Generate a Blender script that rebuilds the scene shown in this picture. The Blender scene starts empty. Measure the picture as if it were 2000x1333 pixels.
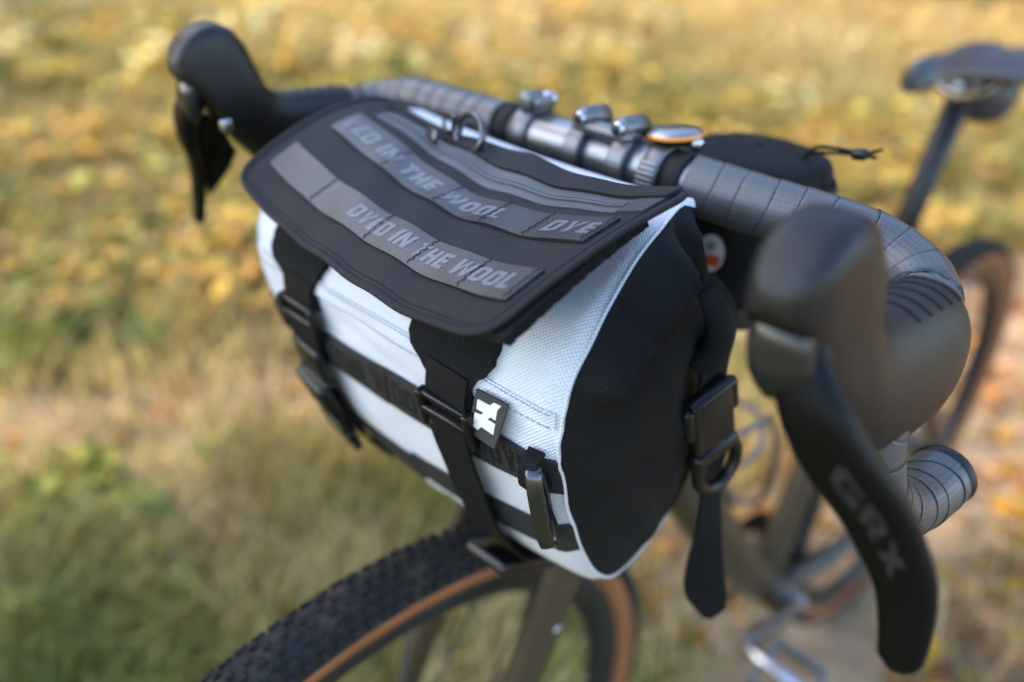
import bpy, bmesh, math, random
import numpy as np
from mathutils import Matrix, Vector
random.seed(7); rng = np.random.default_rng(7)
R = math.radians
scene = bpy.context.scene
col = scene.collection
# ------------------------------------------------------------------ camera
cam_d = bpy.data.cameras.new('camera'); cam = bpy.data.objects.new('camera', cam_d); col.objects.link(cam)
cam_d.sensor_width = 36; cam_d.lens = 26.98; cam_d.clip_start = .01; cam_d.clip_end = 2000
CR = Vector((.66764, .742473, .05469)); CU = Vector((-.386154, .282554, .878094)); CD = Vector((-.636508, .607369, -.475353))
mw = Matrix((CR, CU, -CD)).transposed().to_4x4(); mw.translation = (.32172, -.17772, 1.07652)
cam.matrix_world = mw
cam_d.dof.use_dof = True; cam_d.dof.focus_distance = .352; cam_d.dof.aperture_fstop = 2.5
scene.camera = cam
# ------------------------------------------------------------------ sky, sun, exposure
SUN_AZ = Vector((-.88, -.47)).normalized(); SUN_EL = R(38)
w = bpy.data.worlds.new('World'); scene.world = w; w.use_nodes = True
nt = w.node_tree; bg = nt.nodes['Background']; sky = nt.nodes.new('ShaderNodeTexSky')
sky.sky_type = 'NISHITA'; sky.sun_disc = False; sky.sun_elevation = SUN_EL
sky.sun_rotation = math.atan2(SUN_AZ.x, SUN_AZ.y); sky.dust_density = 1.2; sky.air_density = 1.0
nt.links.new(sky.outputs[0], bg.inputs[0]); bg.inputs[1].default_value = .15
sl = bpy.data.lights.new('sun', 'SUN'); sl.energy = 1.75; sl.angle = R(3); sl.color = (1, .80, .55)
so = bpy.data.objects.new('sun', sl); col.objects.link(so)
sd = Vector((SUN_AZ.x*math.cos(SUN_EL), SUN_AZ.y*math.cos(SUN_EL), math.sin(SUN_EL)))
so.rotation_euler = sd.to_track_quat('Z', 'Y').to_euler(); so.location = sd*30
vs = scene.view_settings; vs.view_transform = 'Standard'; vs.look = 'None'; vs.gamma = 1; vs.exposure = 2.3; vs.use_curve_mapping = False
# ------------------------------------------------------------------ materials
def nd(t, typ, **kw):
    n = t.nodes.new(typ)
    for k, v in kw.items(): setattr(n, k, v)
    return n
def principled(name, c, rough=.5, metal=0., spec=.5, sheen=0., coat=0.):
    m = bpy.data.materials.new(name); m.use_nodes = True
    b = m.node_tree.nodes['Principled BSDF']
    b.inputs['Base Color'].default_value = (*c, 1); b.inputs['Roughness'].default_value = rough
    b.inputs['Metallic'].default_value = metal; b.inputs['Specular IOR Level'].default_value = spec
    b.inputs['Sheen Weight'].default_value = sheen; b.inputs['Sheen Roughness'].default_value = .5
    b.inputs['Coat Weight'].default_value = coat
    return m
def math_n(t, op, a, b=None, c=None):
    n = nd(t, 'ShaderNodeMath', operation=op)
    for i, v in enumerate((a, b, c)):
        if v is None: continue
        if hasattr(v, 'links') or hasattr(v, 'node'): t.links.new(v, n.inputs[i])
        else: n.inputs[i].default_value = v
    return n.outputs[0]
def vary(m, amount=.25, scale=30, coord='Object', rough=.1):
    """mottles the base colour and roughness a little (dust, wear)"""
    t = m.node_tree; b = t.nodes['Principled BSDF']
    tc = nd(t, 'ShaderNodeTexCoord'); n = nd(t, 'ShaderNodeTexNoise'); n.inputs['Scale'].default_value = scale; n.inputs['Detail'].default_value = 6
    t.links.new(tc.outputs[coord], n.inputs['Vector'])
    c = b.inputs['Base Color'].default_value[:]
    mx = nd(t, 'ShaderNodeMix', data_type='RGBA')
    t.links.new(n.outputs['Fac'], mx.inputs[0])
    mx.inputs[6].default_value = (*[x*(1-amount) for x in c[:3]], 1); mx.inputs[7].default_value = (*[min(1, x*(1+amount)) for x in c[:3]], 1)
    t.links.new(mx.outputs[2], b.inputs['Base Color'])
    r0 = b.inputs['Roughness'].default_value
    rr = nd(t, 'ShaderNodeMapRange'); rr.inputs[3].default_value = r0-rough; rr.inputs[4].default_value = min(1, r0+rough)
    t.links.new(n.outputs['Fac'], rr.inputs[0]); t.links.new(rr.outputs[0], b.inputs['Roughness'])
    return m
def weave(m, pitch=.0012, strength=.5, dist=.0004, tint=.25, ux=1., vx=1., wrinkle=0.):
    """basket weave from UVs measured in metres: bump, and threads a little darker in the gaps"""
    t = m.node_tree; b = t.nodes['Principled BSDF']
    uv = nd(t, 'ShaderNodeUVMap'); sp = nd(t, 'ShaderNodeSeparateXYZ'); t.links.new(uv.outputs[0], sp.inputs[0])
    nz = nd(t, 'ShaderNodeTexNoise'); nz.inputs['Scale'].default_value = 60; t.links.new(uv.outputs[0], nz.inputs['Vector'])
    wob = math_n(t, 'MULTIPLY', nz.outputs['Fac'], 1.2)
    k = math.pi/pitch
    su = math_n(t, 'SINE', math_n(t, 'ADD', math_n(t, 'MULTIPLY', sp.outputs[0], k*ux), wob))
    sv = math_n(t, 'SINE', math_n(t, 'ADD', math_n(t, 'MULTIPLY', sp.outputs[1], k*vx), wob))
    pr_ = math_n(t, 'MULTIPLY', su, sv)
    h = math_n(t, 'ADD', math_n(t, 'MULTIPLY', pr_, .5), .5)
    if wrinkle:
        n2 = nd(t, 'ShaderNodeTexNoise'); n2.inputs['Scale'].default_value = 38; n2.inputs['Detail'].default_value = 2
        t.links.new(uv.outputs[0], n2.inputs['Vector'])
        h2 = math_n(t, 'ADD', h, math_n(t, 'MULTIPLY', n2.outputs['Fac'], wrinkle))
    else: h2 = h
    bp = nd(t, 'ShaderNodeBump'); bp.inputs['Strength'].default_value = strength; bp.inputs['Distance'].default_value = dist
    t.links.new(h2, bp.inputs['Height']); t.links.new(bp.outputs[0], b.inputs['Normal'])
    c = b.inputs['Base Color'].default_value[:]
    n3 = nd(t, 'ShaderNodeTexNoise'); n3.inputs['Scale'].default_value = 25; n3.inputs['Detail'].default_value = 4; t.links.new(uv.outputs[0], n3.inputs['Vector'])
    fac = math_n(t, 'ADD', math_n(t, 'MULTIPLY', h, .75), math_n(t, 'MULTIPLY', n3.outputs['Fac'], .25))
    mx = nd(t, 'ShaderNodeMix', data_type='RGBA'); t.links.new(fac, mx.inputs[0])
    mx.inputs[6].default_value = (*[x*(1-tint) for x in c[:3]], 1); mx.inputs[7].default_value = (*[min(1, x*(1+tint*.4)) for x in c[:3]], 1)
    t.links.new(mx.outputs[2], b.inputs['Base Color'])
    return m
def fuzz(m, scale=900, strength=1., dist=.001):
    t = m.node_tree; b = t.nodes['Principled BSDF']; tc = nd(t, 'ShaderNodeTexCoord')
    n = nd(t, 'ShaderNodeTexNoise'); n.inputs['Scale'].default_value = scale; n.inputs['Detail'].default_value = 3
    t.links.new(tc.outputs['Object'], n.inputs['Vector'])
    bp = nd(t, 'ShaderNodeBump'); bp.inputs['Strength'].default_value = strength; bp.inputs['Distance'].default_value = dist
    t.links.new(n.outputs['Fac'], bp.inputs['Height']); t.links.new(bp.outputs[0], b.inputs['Normal'])
    return m
def dots(m, pitch=.0025, size=.24, depth=.0004, shade=.35):
    """rows of small perforations, from UVs in metres"""
    t = m.node_tree; b = t.nodes['Principled BSDF']
    uv = nd(t, 'ShaderNodeUVMap'); sp = nd(t, 'ShaderNodeSeparateXYZ'); t.links.new(uv.outputs[0], sp.inputs[0])
    k = 1/pitch
    row = math_n(t, 'MULTIPLY', sp.outputs[1], k*.8); fr = math_n(t, 'FLOOR', row)
    u = math_n(t, 'ADD', math_n(t, 'MULTIPLY', sp.outputs[0], k), math_n(t, 'MULTIPLY', fr, .5))
    a = math_n(t, 'SUBTRACT', math_n(t, 'FRACT', u), .5); bb = math_n(t, 'SUBTRACT', math_n(t, 'FRACT', row), .5)
    d = math_n(t, 'SQRT', math_n(t, 'ADD', math_n(t, 'MULTIPLY', a, a), math_n(t, 'MULTIPLY', math_n(t, 'MULTIPLY', bb, bb), 2.2)))
    mr = nd(t, 'ShaderNodeMapRange'); mr.inputs[1].default_value = size-.1; mr.inputs[2].default_value = size+.08
    t.links.new(d, mr.inputs[0])
    bp = nd(t, 'ShaderNodeBump'); bp.inputs['Strength'].default_value = .25; bp.inputs['Distance'].default_value = depth
    t.links.new(mr.outputs[0], bp.inputs['Height']); t.links.new(bp.outputs[0], b.inputs['Normal'])
    c = b.inputs['Base Color'].default_value[:]
    mx = nd(t, 'ShaderNodeMix', data_type='RGBA'); t.links.new(mr.outputs[0], mx.inputs[0])
    mx.inputs[6].default_value = (*[x*shade for x in c[:3]], 1); mx.inputs[7].default_value = c
    t.links.new(mx.outputs[2], b.inputs['Base Color'])
    return m
M = {}
M['white'] = weave(principled('white_pack_cloth', (.69, .705, .735), .65, spec=.3), .0011, .8, .0005, .30, wrinkle=1.4)
M['black_cloth'] = weave(principled('black_pack_cloth', (.0105, .0107, .0112), .75, spec=.18), .0010, .8, .0005, .5, wrinkle=2.0)
M['lid_cloth'] = weave(principled('lid_pack_cloth', (.0118, .0124, .0138), .68, spec=.28), .0010, .7, .0004, .5, wrinkle=.7)
M['binding'] = weave(principled('edge_binding', (.010, .010, .011), .65, spec=.25), .0012, .6, .0003, .4)
M['webbing'] = weave(principled('lid_webbing', (.015, .0155, .0165), .33, spec=.62), .0007, .5, .0002, .3)
M['letter'] = weave(principled('woven_lettering', (.12, .132, .145), .38, spec=.6), .0007, .5, .0002, .35)
M['webbing_dark'] = weave(principled('front_webbing', (.026, .0265, .027), .65, spec=.3), .0008, .5, .0002, .35)
M['letter_dark'] = weave(principled('tonal_lettering', (.012, .012, .0125), .5, spec=.3), .0008, .5, .0002, .3)
M['strap'] = weave(principled('strap_webbing', (.006, .006, .0063), .75, spec=.18), .0011, .45, .0002, .35)
M['pile'] = fuzz(principled('hook_and_loop_pile', (.008, .008, .008), .95, spec=.08, sheen=.05), 700, 1., .0015)
M['plastic'] = vary(principled('black_buckle_plastic', (.005, .005, .0053), .34, spec=.4), .3, 120, rough=.06)
M['zip'] = weave(principled('coated_zip_tape', (.070, .074, .078), .45, spec=.4), .0016, .35, .0002, .15, ux=.02)
M['zip_end'] = vary(principled('zip_garage', (.03, .031, .034), .6), .2, 60)
M['stitch'] = principled('stitch_thread', (.006, .006, .006), .8)
M['stitch_grey'] = principled('grey_stitch_thread', (.30, .32, .40), .8)
M['patch'] = vary(principled('rubber_patch', (.035, .036, .040), .6), .15, 90)
M['patch_mark'] = principled('patch_mark_cream', (.72, .70, .62), .7)
M['metal_dark'] = vary(principled('black_metal_ring', (.10, .105, .11), .25, metal=.9), .2, 90, rough=.08)
M['tape'] = dots(vary(principled('bar_tape', (.060, .062, .064), .38, spec=.7), .0, 60, rough=.04))
M['tape_edge'] = principled('bar_tape_seam', (.012, .012, .012), .8)
M['bar'] = vary(principled('black_alloy_bar', (.25, .255, .26), .34, metal=.85), .10, 60, rough=.06)
M['clamp'] = vary(principled('black_alloy_clamp', (.15, .152, .155), .36, metal=.8), .15, 60, rough=.06)
M['bolt'] = principled('steel_bolt', (.5, .5, .52), .25, metal=1)
M['bolt_dark'] = principled('bolt_socket', (.01, .01, .01), .6)
M['hood'] = fuzz(vary(principled('hood_rubber', (.0055, .0053, .0051), .46, spec=.42), .25, 90, rough=.09), 1300, .30, .0004)
M['lever'] = vary(principled('lever_alloy', (.0025, .0025, .0027), .42, spec=.16), .2, 70, rough=.05)
M['lever_cover'] = vary(principled('lever_gloss_cover', (.012, .013, .014), .18), .1, 70, rough=.03)
M['lever_print'] = principled('lever_print', (.016, .0165, .017), .5)
M['tan'] = vary(principled('tan_sidewall', (.24, .088, .03), .75), .25, 40)
M['rim'] = vary(principled('black_rim', (.016, .016, .017), .4), .2, 40)
M['spoke'] = principled('black_spoke', (.03, .03, .03), .35, metal=.7)
M['paint'] = vary(principled('olive_frame_paint', (.048, .035, .020), .36, coat=.15), .25, 25, rough=.06)
M['cage'] = vary(principled('grey_cage', (.12, .12, .12), .35, metal=.7), .15, 50)
M['silver'] = vary(principled('silver_alloy', (.20, .205, .215), .38, metal=.9), .15, 60)
M['saddle'] = vary(principled('black_saddle', (.035, .036, .04), .42), .2, 40)
M['sticker'] = principled('sticker_white', (.62, .58, .57), .5)
M['sticker_red'] = principled('sticker_red', (.55, .09, .025), .5)
M['orange'] = principled('orange_plastic', (.8, .28, .03), .35)
M['dome'] = vary(principled('bell_dome', (.30, .29, .28), .28, metal=.9), .1, 40)
M['bag_base'] = vary(principled('brown_base_cloth', (.045, .026, .015), .8), .3, 80)
def tyre_mat():
    m = principled('dusty_tyre_rubber', (.022, .022, .023), .8, spec=.25)
    t = m.node_tree; b = t.nodes['Principled BSDF']; tc = nd(t, 'ShaderNodeTexCoord')
    n = nd(t, 'ShaderNodeTexNoise'); n.inputs['Scale'].default_value = 45; n.inputs['Detail'].default_value = 8; n.inputs['Roughness'].default_value = .7
    t.links.new(tc.outputs['Object'], n.inputs['Vector'])
    mr = nd(t, 'ShaderNodeMapRange'); mr.inputs[1].default_value = .48; mr.inputs[2].default_value = .78
    t.links.new(n.outputs['Fac'], mr.inputs[0])
    mx = nd(t, 'ShaderNodeMix', data_type='RGBA'); t.links.new(mr.outputs[0], mx.inputs[0])
    mx.inputs[6].default_value = (.013, .0132, .0138, 1); mx.inputs[7].default_value = (.085, .064, .045, 1)
    t.links.new(mx.outputs[2], b.inputs['Base Color']); return m
M['tyre'] = tyre_mat()
# ------------------------------------------------------------------ mesh helpers
STEER = .0528334
AX0 = np.array([0, .053, .35]); AXD = np.array([0, .344, 1.]); AXD /= np.linalg.norm(AXD)
_K = np.array([[0, -AXD[2], AXD[1]], [AXD[2], 0, -AXD[0]], [-AXD[1], AXD[0], 0]])
ROT = np.eye(3)+math.sin(STEER)*_K+(1-math.cos(STEER))*(_K@_K)
def to_world(v): return AX0+(np.asarray(v, float)-AX0)@ROT.T        # the bars and front wheel are turned about 3 degrees
def thing(name, loc, label, cat, group=None):
    o = bpy.data.objects.new(name, None); col.objects.link(o); o.location = loc; o.empty_display_size = .05
    o['label'] = label; o['category'] = cat
    if group: o['group'] = group
    return o
def link(o, parent):
    col.objects.link(o)
    if parent is not None:
        o.parent = parent
        if parent.type == 'EMPTY': o.matrix_parent_inverse = Matrix.Translation(-parent.location)
    return o
def mk(name, verts, faces, mat, parent=None, uv=None, smooth=True, bar=True, label=None):
    v = np.asarray(verts, float)
    if bar: v = to_world(v)
    me = bpy.data.meshes.new(name); me.from_pydata(v.tolist(), [], [tuple(int(i) for i in f) for f in faces])
    if uv is not None:
        ul = me.uv_layers.new(name='UVMap'); li = np.empty(len(me.loops), int); me.loops.foreach_get('vertex_index', li)
        ul.data.foreach_set('uv', np.asarray(uv, float)[li].astype('f').ravel())
    if smooth: me.polygons.foreach_set('use_smooth', [True]*len(me.polygons))
    me.materials.append(M[mat] if isinstance(mat, str) else mat); me.update()
    o = bpy.data.objects.new(name, me); link(o, parent)
    if label: o['label'] = label
    return o
class Geo:
    def __init__(s): s.v = []; s.f = []; s.uv = []
    def add(s, v, f, uv=None):
        n = len(s.v); s.v += [tuple(map(float, q)) for q in v]; s.f += [tuple(i+n for i in q) for q in f]
        s.uv += list(uv) if uv is not None else [(q[0], q[1]+q[2]) for q in v]
        return s
    def build(s, name, mat, parent=None, **k): return mk(name, s.v, s.f, mat, parent, uv=s.uv, **k)
def grid_faces(nu, nv, off=0, wrap=False):
    o = []
    for i in range(nu-1):
        for j in range(nv if wrap else nv-1):
            k = (j+1) % nv
            o.append((off+i*nv+j, off+(i+1)*nv+j, off+(i+1)*nv+k, off+i*nv+k))
    return o
def slab(fn, U, V, h0, h1, uvs=1.):
    """closed sheet over a surface: U, V arrays (nu, nv) of parameters; fn(u, v, h) -> point; the side walls have their own corners so edges stay crisp"""
    nu, nv = U.shape; v = []; uv = []
    for h in (h1, h0):
        for i in range(nu):
            for j in range(nv): v.append(fn(U[i, j], V[i, j], h))
    P = np.array(v[:nu*nv]).reshape(nu, nv, 3)
    du = np.r_[0, np.cumsum(np.linalg.norm(np.diff(P[:, nv//2], axis=0), axis=1))]
    dv = np.r_[0, np.cumsum(np.linalg.norm(np.diff(P[nu//2], axis=0), axis=1))]
    for h in range(2): uv += [(du[i], dv[j]) for i in range(nu) for j in range(nv)]
    N = nu*nv; f = grid_faces(nu, nv)+[tuple(reversed(q)) for q in grid_faces(nu, nv, N)]
    b = [i*nv for i in range(nu)]+[(nu-1)*nv+j for j in range(1, nv)]+[i*nv+nv-1 for i in range(nu-2, -1, -1)]+[j for j in range(nv-2, 0, -1)]
    k0 = len(v); v += [v[a] for a in b]+[v[a+N] for a in b]; uv += [uv[a] for a in b]+[(uv[a][0], uv[a][1]+.002) for a in b]; m = len(b)
    for i in range(m): j = (i+1) % m; f.append((k0+j, k0+i, k0+i+m, k0+j+m))
    return v, f, uv
def mesh_uv(u0, u1, v0, v1, nu, nv):
    return np.meshgrid(np.linspace(u0, u1, nu), np.linspace(v0, v1, nv), indexing='ij')
def frames(P, ref=(0, 0, 1), closed=False):
    P = np.asarray(P, float); n = len(P)
    T = (np.roll(P, -1, 0)-np.roll(P, 1, 0)) if closed else np.gradient(P, axis=0)
    T /= np.linalg.norm(T, axis=1)[:, None]+1e-12
    a = np.array(ref, float); out = []
    for i in range(n):
        a = a-T[i]*(a@T[i])
        if np.linalg.norm(a) < 1e-6: a = np.array([1., .01, 0]); a -= T[i]*(a@T[i])
        a /= np.linalg.norm(a); out.append((T[i], a.copy(), np.cross(T[i], a)))
    return out
def sweep(P, rx, ry=None, n=14, ref=(0, 0, 1), closed=False, expo=2., cap=True):
    """tube along P; rx is the radius along ref, ry across"""
    P = np.asarray(P, float); m = len(P); rx = np.broadcast_to(rx, m); ry = rx if ry is None else np.broadcast_to(ry, m)
    fr = frames(P, ref, closed); v = []; uv = []; L = np.r_[0, np.cumsum(np.linalg.norm(np.diff(P, axis=0), axis=1))]
    for i in range(m):
        for k in range(n):
            t = 2*math.pi*k/n; c, s = math.cos(t), math.sin(t)
            c = math.copysign(abs(c)**(2/expo), c); s = math.copysign(abs(s)**(2/expo), s)
            v.append(P[i]+fr[i][1]*c*rx[i]+fr[i][2]*s*ry[i]); uv.append((L[i], k/n*2*math.pi*(rx[i]+ry[i])/2))
    f = grid_faces(m, n, wrap=True)
    if closed: f += [((m-1)*n+j, j, (j+1) % n, (m-1)*n+(j+1) % n) for j in range(n)]
    elif cap:
        for i, rev in ((0, False), (m-1, True)):
            v.append(P[i]+(fr[i][0]*(.25*min(rx[i], ry[i]))*(1 if rev else -1))); uv.append((L[i], 0)); c = len(v)-1
            for j in range(n):
                q = (i*n+j, i*n+(j+1) % n, c); f.append(q if not rev else q[::-1])
    return v, f, uv
def ribbon(P, wdir, width, thick, nw=5):
    P = np.asarray(P, float); T = np.gradient(P, axis=0); T /= np.linalg.norm(T, axis=1)[:, None]; wd = np.asarray(wdir, float)
    L = np.r_[0, np.cumsum(np.linalg.norm(np.diff(P, axis=0), axis=1))]
    wd_l = wd if wd.ndim == 2 else np.repeat(wd[None], len(P), 0)
    wl = np.broadcast_to(width, len(P))
    def fn(i, j, h):
        i = int(round(i)); w_ = wd_l[i]-T[i]*(wd_l[i]@T[i]); w_ /= np.linalg.norm(w_); nn = np.cross(T[i], w_)
        return P[i]+w_*wl[i]*j+nn*h
    U, V = mesh_uv(0, len(P)-1, -.5, .5, len(P), nw)
    v, f, uv = slab(fn, U, V, -thick/2, thick/2)
    return v, f, uv
def spline(P, n): return catmull(np.asarray(P, float), n)
_bx = {}
def rbox(size, bev=.15, seg=2):
    key = (tuple(round(s, 6) for s in size), bev, seg)
    if key not in _bx:
        bm = bmesh.new(); bmesh.ops.create_cube(bm, size=1)
        for q in bm.verts: q.co = Vector([q.co[i]*size[i] for i in range(3)])
        bmesh.ops.bevel(bm, geom=bm.edges[:], offset=min(size)*bev, segments=seg, affect='EDGES', profile=.5)
        bm.verts.ensure_lookup_table()
        _bx[key] = ([tuple(q.co) for q in bm.verts], [tuple(q.index for q in fc.verts) for fc in bm.faces]); bm.free()
    return _bx[key]
def placed(vf, o, X, Y, Z):
    A = np.array([X, Y, Z], float); A /= np.linalg.norm(A, axis=1)[:, None]
    return np.asarray(vf[0])@A+np.asarray(o), vf[1]
def lathe(prof, n=32):
    """prof: list of (r, z) -> around z"""
    v = []; 
    for r_, z_ in prof:
        for k in range(n): v.append((r_*math.cos(2*math.pi*k/n), r_*math.sin(2*math.pi*k/n), z_))
    return v, grid_faces(len(prof), n, wrap=True)
# lettering: convex strokes in a unit-high box, (width, strokes)
_t = .23
def _rect(x0, y0, x1, y1): return [(x0, y0), (x1, y0), (x1, y1), (x0, y1)]
GL = {
 'I': (.24, [_rect(0, 0, .24, 1)]),
 'L': (.55, [_rect(0, _t, .24, 1), _rect(0, 0, .55, _t)]),
 'T': (.62, [_rect(0, 1-_t, .62, 1), _rect(.19, 0, .43, 1-_t)]),
 'H': (.66, [_rect(0, 0, .24, 1), _rect(.42, 0, .66, 1), _rect(.24, .39, .42, .61)]),
 'E': (.56, [_rect(0, 0, .24, 1), _rect(.24, 0, .56, _t), _rect(.24, .39, .52, .61), _rect(.24, 1-_t, .56, 1)]),
 'D': (.66, [_rect(0, 0, .24, 1), [(.24, 0), (.52, 0), (.46, _t), (.24, _t)], [(.24, 1-_t), (.46, 1-_t), (.52, 1), (.24, 1)],
             [(.52, 0), (.66, .14), (.43, .30), (.43, _t)], [(.43, .30), (.66, .14), (.66, .86), (.43, .70)], [(.43, .70), (.66, .86), (.52, 1), (.43, 1-_t)]]),
 'O': (.68, [[(.16, 0), (.52, 0), (.44, _t), (.24, _t)], [(.24, 1-_t), (.44, 1-_t), (.52, 1), (.16, 1)], [(0, .16), (.16, 0), (.24, _t), (.24, .30)], [(0, .16), (.24, .30), (.24, .70), (0, .84)],
             [(0, .84), (.24, .70), (.24, 1-_t), (.16, 1)], [(.52, 0), (.68, .16), (.44, .30), (.44, _t)], [(.44, .30), (.68, .16), (.68, .84), (.44, .70)], [(.44, .70), (.68, .84), (.52, 1), (.44, 1-_t)]]),
 'Y': (.72, [_rect(.24, 0, .48, .42), [(.24, .42), (.36, .42), (.24, 1), (0, 1)], [(.36, .42), (.48, .42), (.72, 1), (.48, 1)]]),
 'N': (.70, [_rect(0, 0, .23, 1), _rect(.47, 0, .70, 1), [(.23, .55), (.47, .02), (.47, .45), (.23, .98)]]),
 'W': (1.02, [[(.14, 0), (.36, 0), (.22, 1), (0, 1)], [(.22, .25), (.36, 0), (.58, 1), (.44, 1)], [(.44, 1), (.58, .75), (.80, .25), (.66, 0)], [(.66, 0), (.88, 0), (1.02, 1), (.80, 1)]]),
 'G': (.66, [[(.14, 0), (.66, 0), (.66, _t), (.22, _t)], _rect(.44, _t, .66, .55), _rect(.32, .36, .44, .55), [(0, .14), (.14, 0), (.22, _t), (.22, .3)], [(0, .14), (.22, .3), (.22, .7), (0, .86)], [(0, .86), (.22, .7), (.22, 1-_t), (.14, 1)], [(.22, 1-_t), (.66, 1-_t), (.66, 1), (.14, 1)]]),
 'R': (.66, [_rect(0, 0, .22, 1), _rect(.22, .78, .64, 1), _rect(.44, .58, .64, .78), _rect(.22, .38, .64, .58), [(.40, 0), (.66, 0), (.46, .38), (.24, .38)]]),
 'X': (.74, [[(0, 0), (.26, 0), (.74, 1), (.48, 1)], [(.48, 0), (.74, 0), (.26, 1), (0, 1)]]),
}
def text_geo(text, fn, u0, u1, v0, v1, h, slant=.12, sub=3):
    """lays the words over u0..u1 (reading direction), v0..v1 (foot to head); fn(u, v, h) -> point"""
    tot = 0; items = []
    for ch in text:
        if ch == ' ': tot += .34; continue
        items.append((tot, GL[ch])); tot += GL[ch][0]+.11
    g = Geo(); k = 0
    for x0, (wd, strokes) in items:
        for q in strokes:
            k += 1; q = np.array(q, float); hh = h+2e-6*(k % 5)
            v = []; 
            for i in range(sub+1):
                for j in range(sub+1):
                    a, b = i/sub, j/sub
                    x, y = (q[0]*(1-a)+q[1]*a)*(1-b)+(q[3]*(1-a)+q[2]*a)*b
                    x = (x0+x+slant*(y-.5))/tot
                    v.append(fn(u0+(u1-u0)*x, v0+(v1-v0)*y, hh))
            v = np.array(v); g.add(v, grid_faces(sub+1, sub+1), [(p_[0], p_[1]+p_[2]) for p_ in v])
    return g
# --- bag geometry core (bar frame, metres) ---
PROF=np.array([(.152,.960),(.125,.967),(.095,.962),(.062,.946),(.037,.925),(.0245,.898),(.0245,.872),(.0325,.843),
 (.050,.800),(.072,.762),(.096,.746),(.133,.758),(.158,.790),(.167,.85),(.165,.93)])
def catmull(P,n):
    P=np.asarray(P,float);Q=np.vstack([2*P[0]-P[1],P,2*P[-1]-P[-2]]);o=[]
    for i in range(1,len(Q)-2):
        p0,p1,p2,p3=Q[i-1:i+3]
        for k in range(n):
            t=k/n
            o.append(.5*((2*p1)+(-p0+p2)*t+(2*p0-5*p1+4*p2-p3)*t*t+(-p0+3*p1-3*p2+p3)*t**3))
    o.append(P[-1]);return np.array(o)
PC=catmull(PROF,14)
PS=np.r_[0,np.cumsum(np.linalg.norm(np.diff(PC,axis=0),axis=1))]
SMAX=PS[-1]
CEN=np.array([.098,.865]);HW=.126;XL=-.138
def sstep(a,b,x):
    t=np.clip((x-a)/(b-a),0,1);return t*t*(3-2*t)
def body0(x,s):
    x0=x
    if x>0: x=x-(x/HW)**3*(.013*(1-sstep(.04,.14,s))+.013*(1-sstep(.0,.06,s))+.024*sstep(.43,.52,s))
    y=np.interp(s,PS,PC[:,0]);z=np.interp(s,PS,PC[:,1])
    ax=x0/HW if x0>0 else x0/XL
    ax=min(ax,1.0)
    k=1+.045*(1-ax**2)*sstep(.06,.12,s)*(1-sstep(.30,.36,s))-.05*sstep(.9,1.0,ax)**2
    k=k+(.10 if x>0 else .12)*(1-ax**2)**.7*sstep(.18,.27,s)*(1-sstep(.32,.38,s))
    k=k-.24*(1-ax**2)**.7*sstep(-.02,.045,s)*(1-sstep(.09,.145,s))
    # slack wrinkles of the cloth between the straps
    w=.0019*np.sin(s*150+x*40)*np.sin(x*55+1)*sstep(.1,.14,s)*(1-sstep(.2,.3,s))+.0011*np.sin(s*420-x*60)*np.sin(x*23+2)*sstep(.15,.165,s)*(1-sstep(.19,.21,s))
    k=k+w*6
    return np.array([x,CEN[0]+(y-CEN[0])*k,CEN[1]+(z-CEN[1])*k])
def body(x,s,h=0.):
    e=5e-4
    p=body0(x,s)
    if h==0: return p
    a=body0(x+e,s)-body0(x-e,s);b=body0(x,s+e)-body0(x,s-e)
    n=np.cross(b,a);n/=np.linalg.norm(n)+1e-12
    return p-n*h if np.dot(n,p-np.array([x*.6,CEN[0],CEN[1]]))<0 else p+n*h
FL=np.array([-.127,.013,.9345]);FR=np.array([.1155,-.0135,.9405]);BR=np.array([.131,.0905,.982]);BL=np.array([-.124,.118,.970])
SAGT=[-.1,0,.1,.2,.35,.5,.62,.75,.88,1,1.1]
SAGX=catmull(np.array([SAGT,SAGT]).T,8)[:,0]
SAG0=catmull(np.array([SAGT,[.004,0,-.0060,-.0105,-.0135,-.0140,-.0140,-.0125,-.0075,0,.004]]).T,8)[:,1]
SAG1=catmull(np.array([SAGT,[.002,0,-.0035,-.0075,-.0155,-.0205,-.0200,-.0155,-.0090,0,.004]]).T,8)[:,1]
def BW(b): return float(np.interp(b,[0,.25,.45,.6,.75,.88,1],[.0,.0,.55,1,.95,.45,-.55]))
def flap0(a,b):
    p=(FL*(1-a)+FR*a)*(1-b)+(BL*(1-a)+BR*a)*b
    p=p.copy()
    m=4*a*(1-a)
    p[2]+=(1-BW(b))*np.interp(a,SAGX,SAG0)+BW(b)*np.interp(a,SAGX,SAG1)
    p[1]+=.012*m*sstep(.6,1,b)*(1-a)      # back edge bows rearwards
    p[2]+=.010*4*b*(1-b)*(1-.5*a)                # crowned front to back
    p[2]+=.0008*math.sin(a*31+b*9)*m
    return p
def flap(a,b,h=0.):
    e=2e-3
    p=flap0(a,b)
    if h==0: return p
    u=flap0(a+e,b)-flap0(a-e,b);v=flap0(a,b+e)-flap0(a,b-e)
    n=np.cross(u,v);n/=np.linalg.norm(n)
    return p+n*h
# ================================================================== handlebar bag
BAG = thing('handlebar_bag', (0, .1, .75), 'white and black handlebar bag with lettered black lid strapped to the drop bars', 'bag')
def bframe(x, s, h=0.):
    p = body(x, s, h); e = 1e-3
    X = body0(x+e, s)-body0(x-e, s); S = body0(x, s+e)-body0(x, s-e); X /= np.linalg.norm(X); S /= np.linalg.norm(S)
    N = np.cross(X, S); N /= np.linalg.norm(N)
    if N@(p-np.array([x, CEN[0], CEN[1]])) < 0: N = -N
    return p, X, S, N
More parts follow.
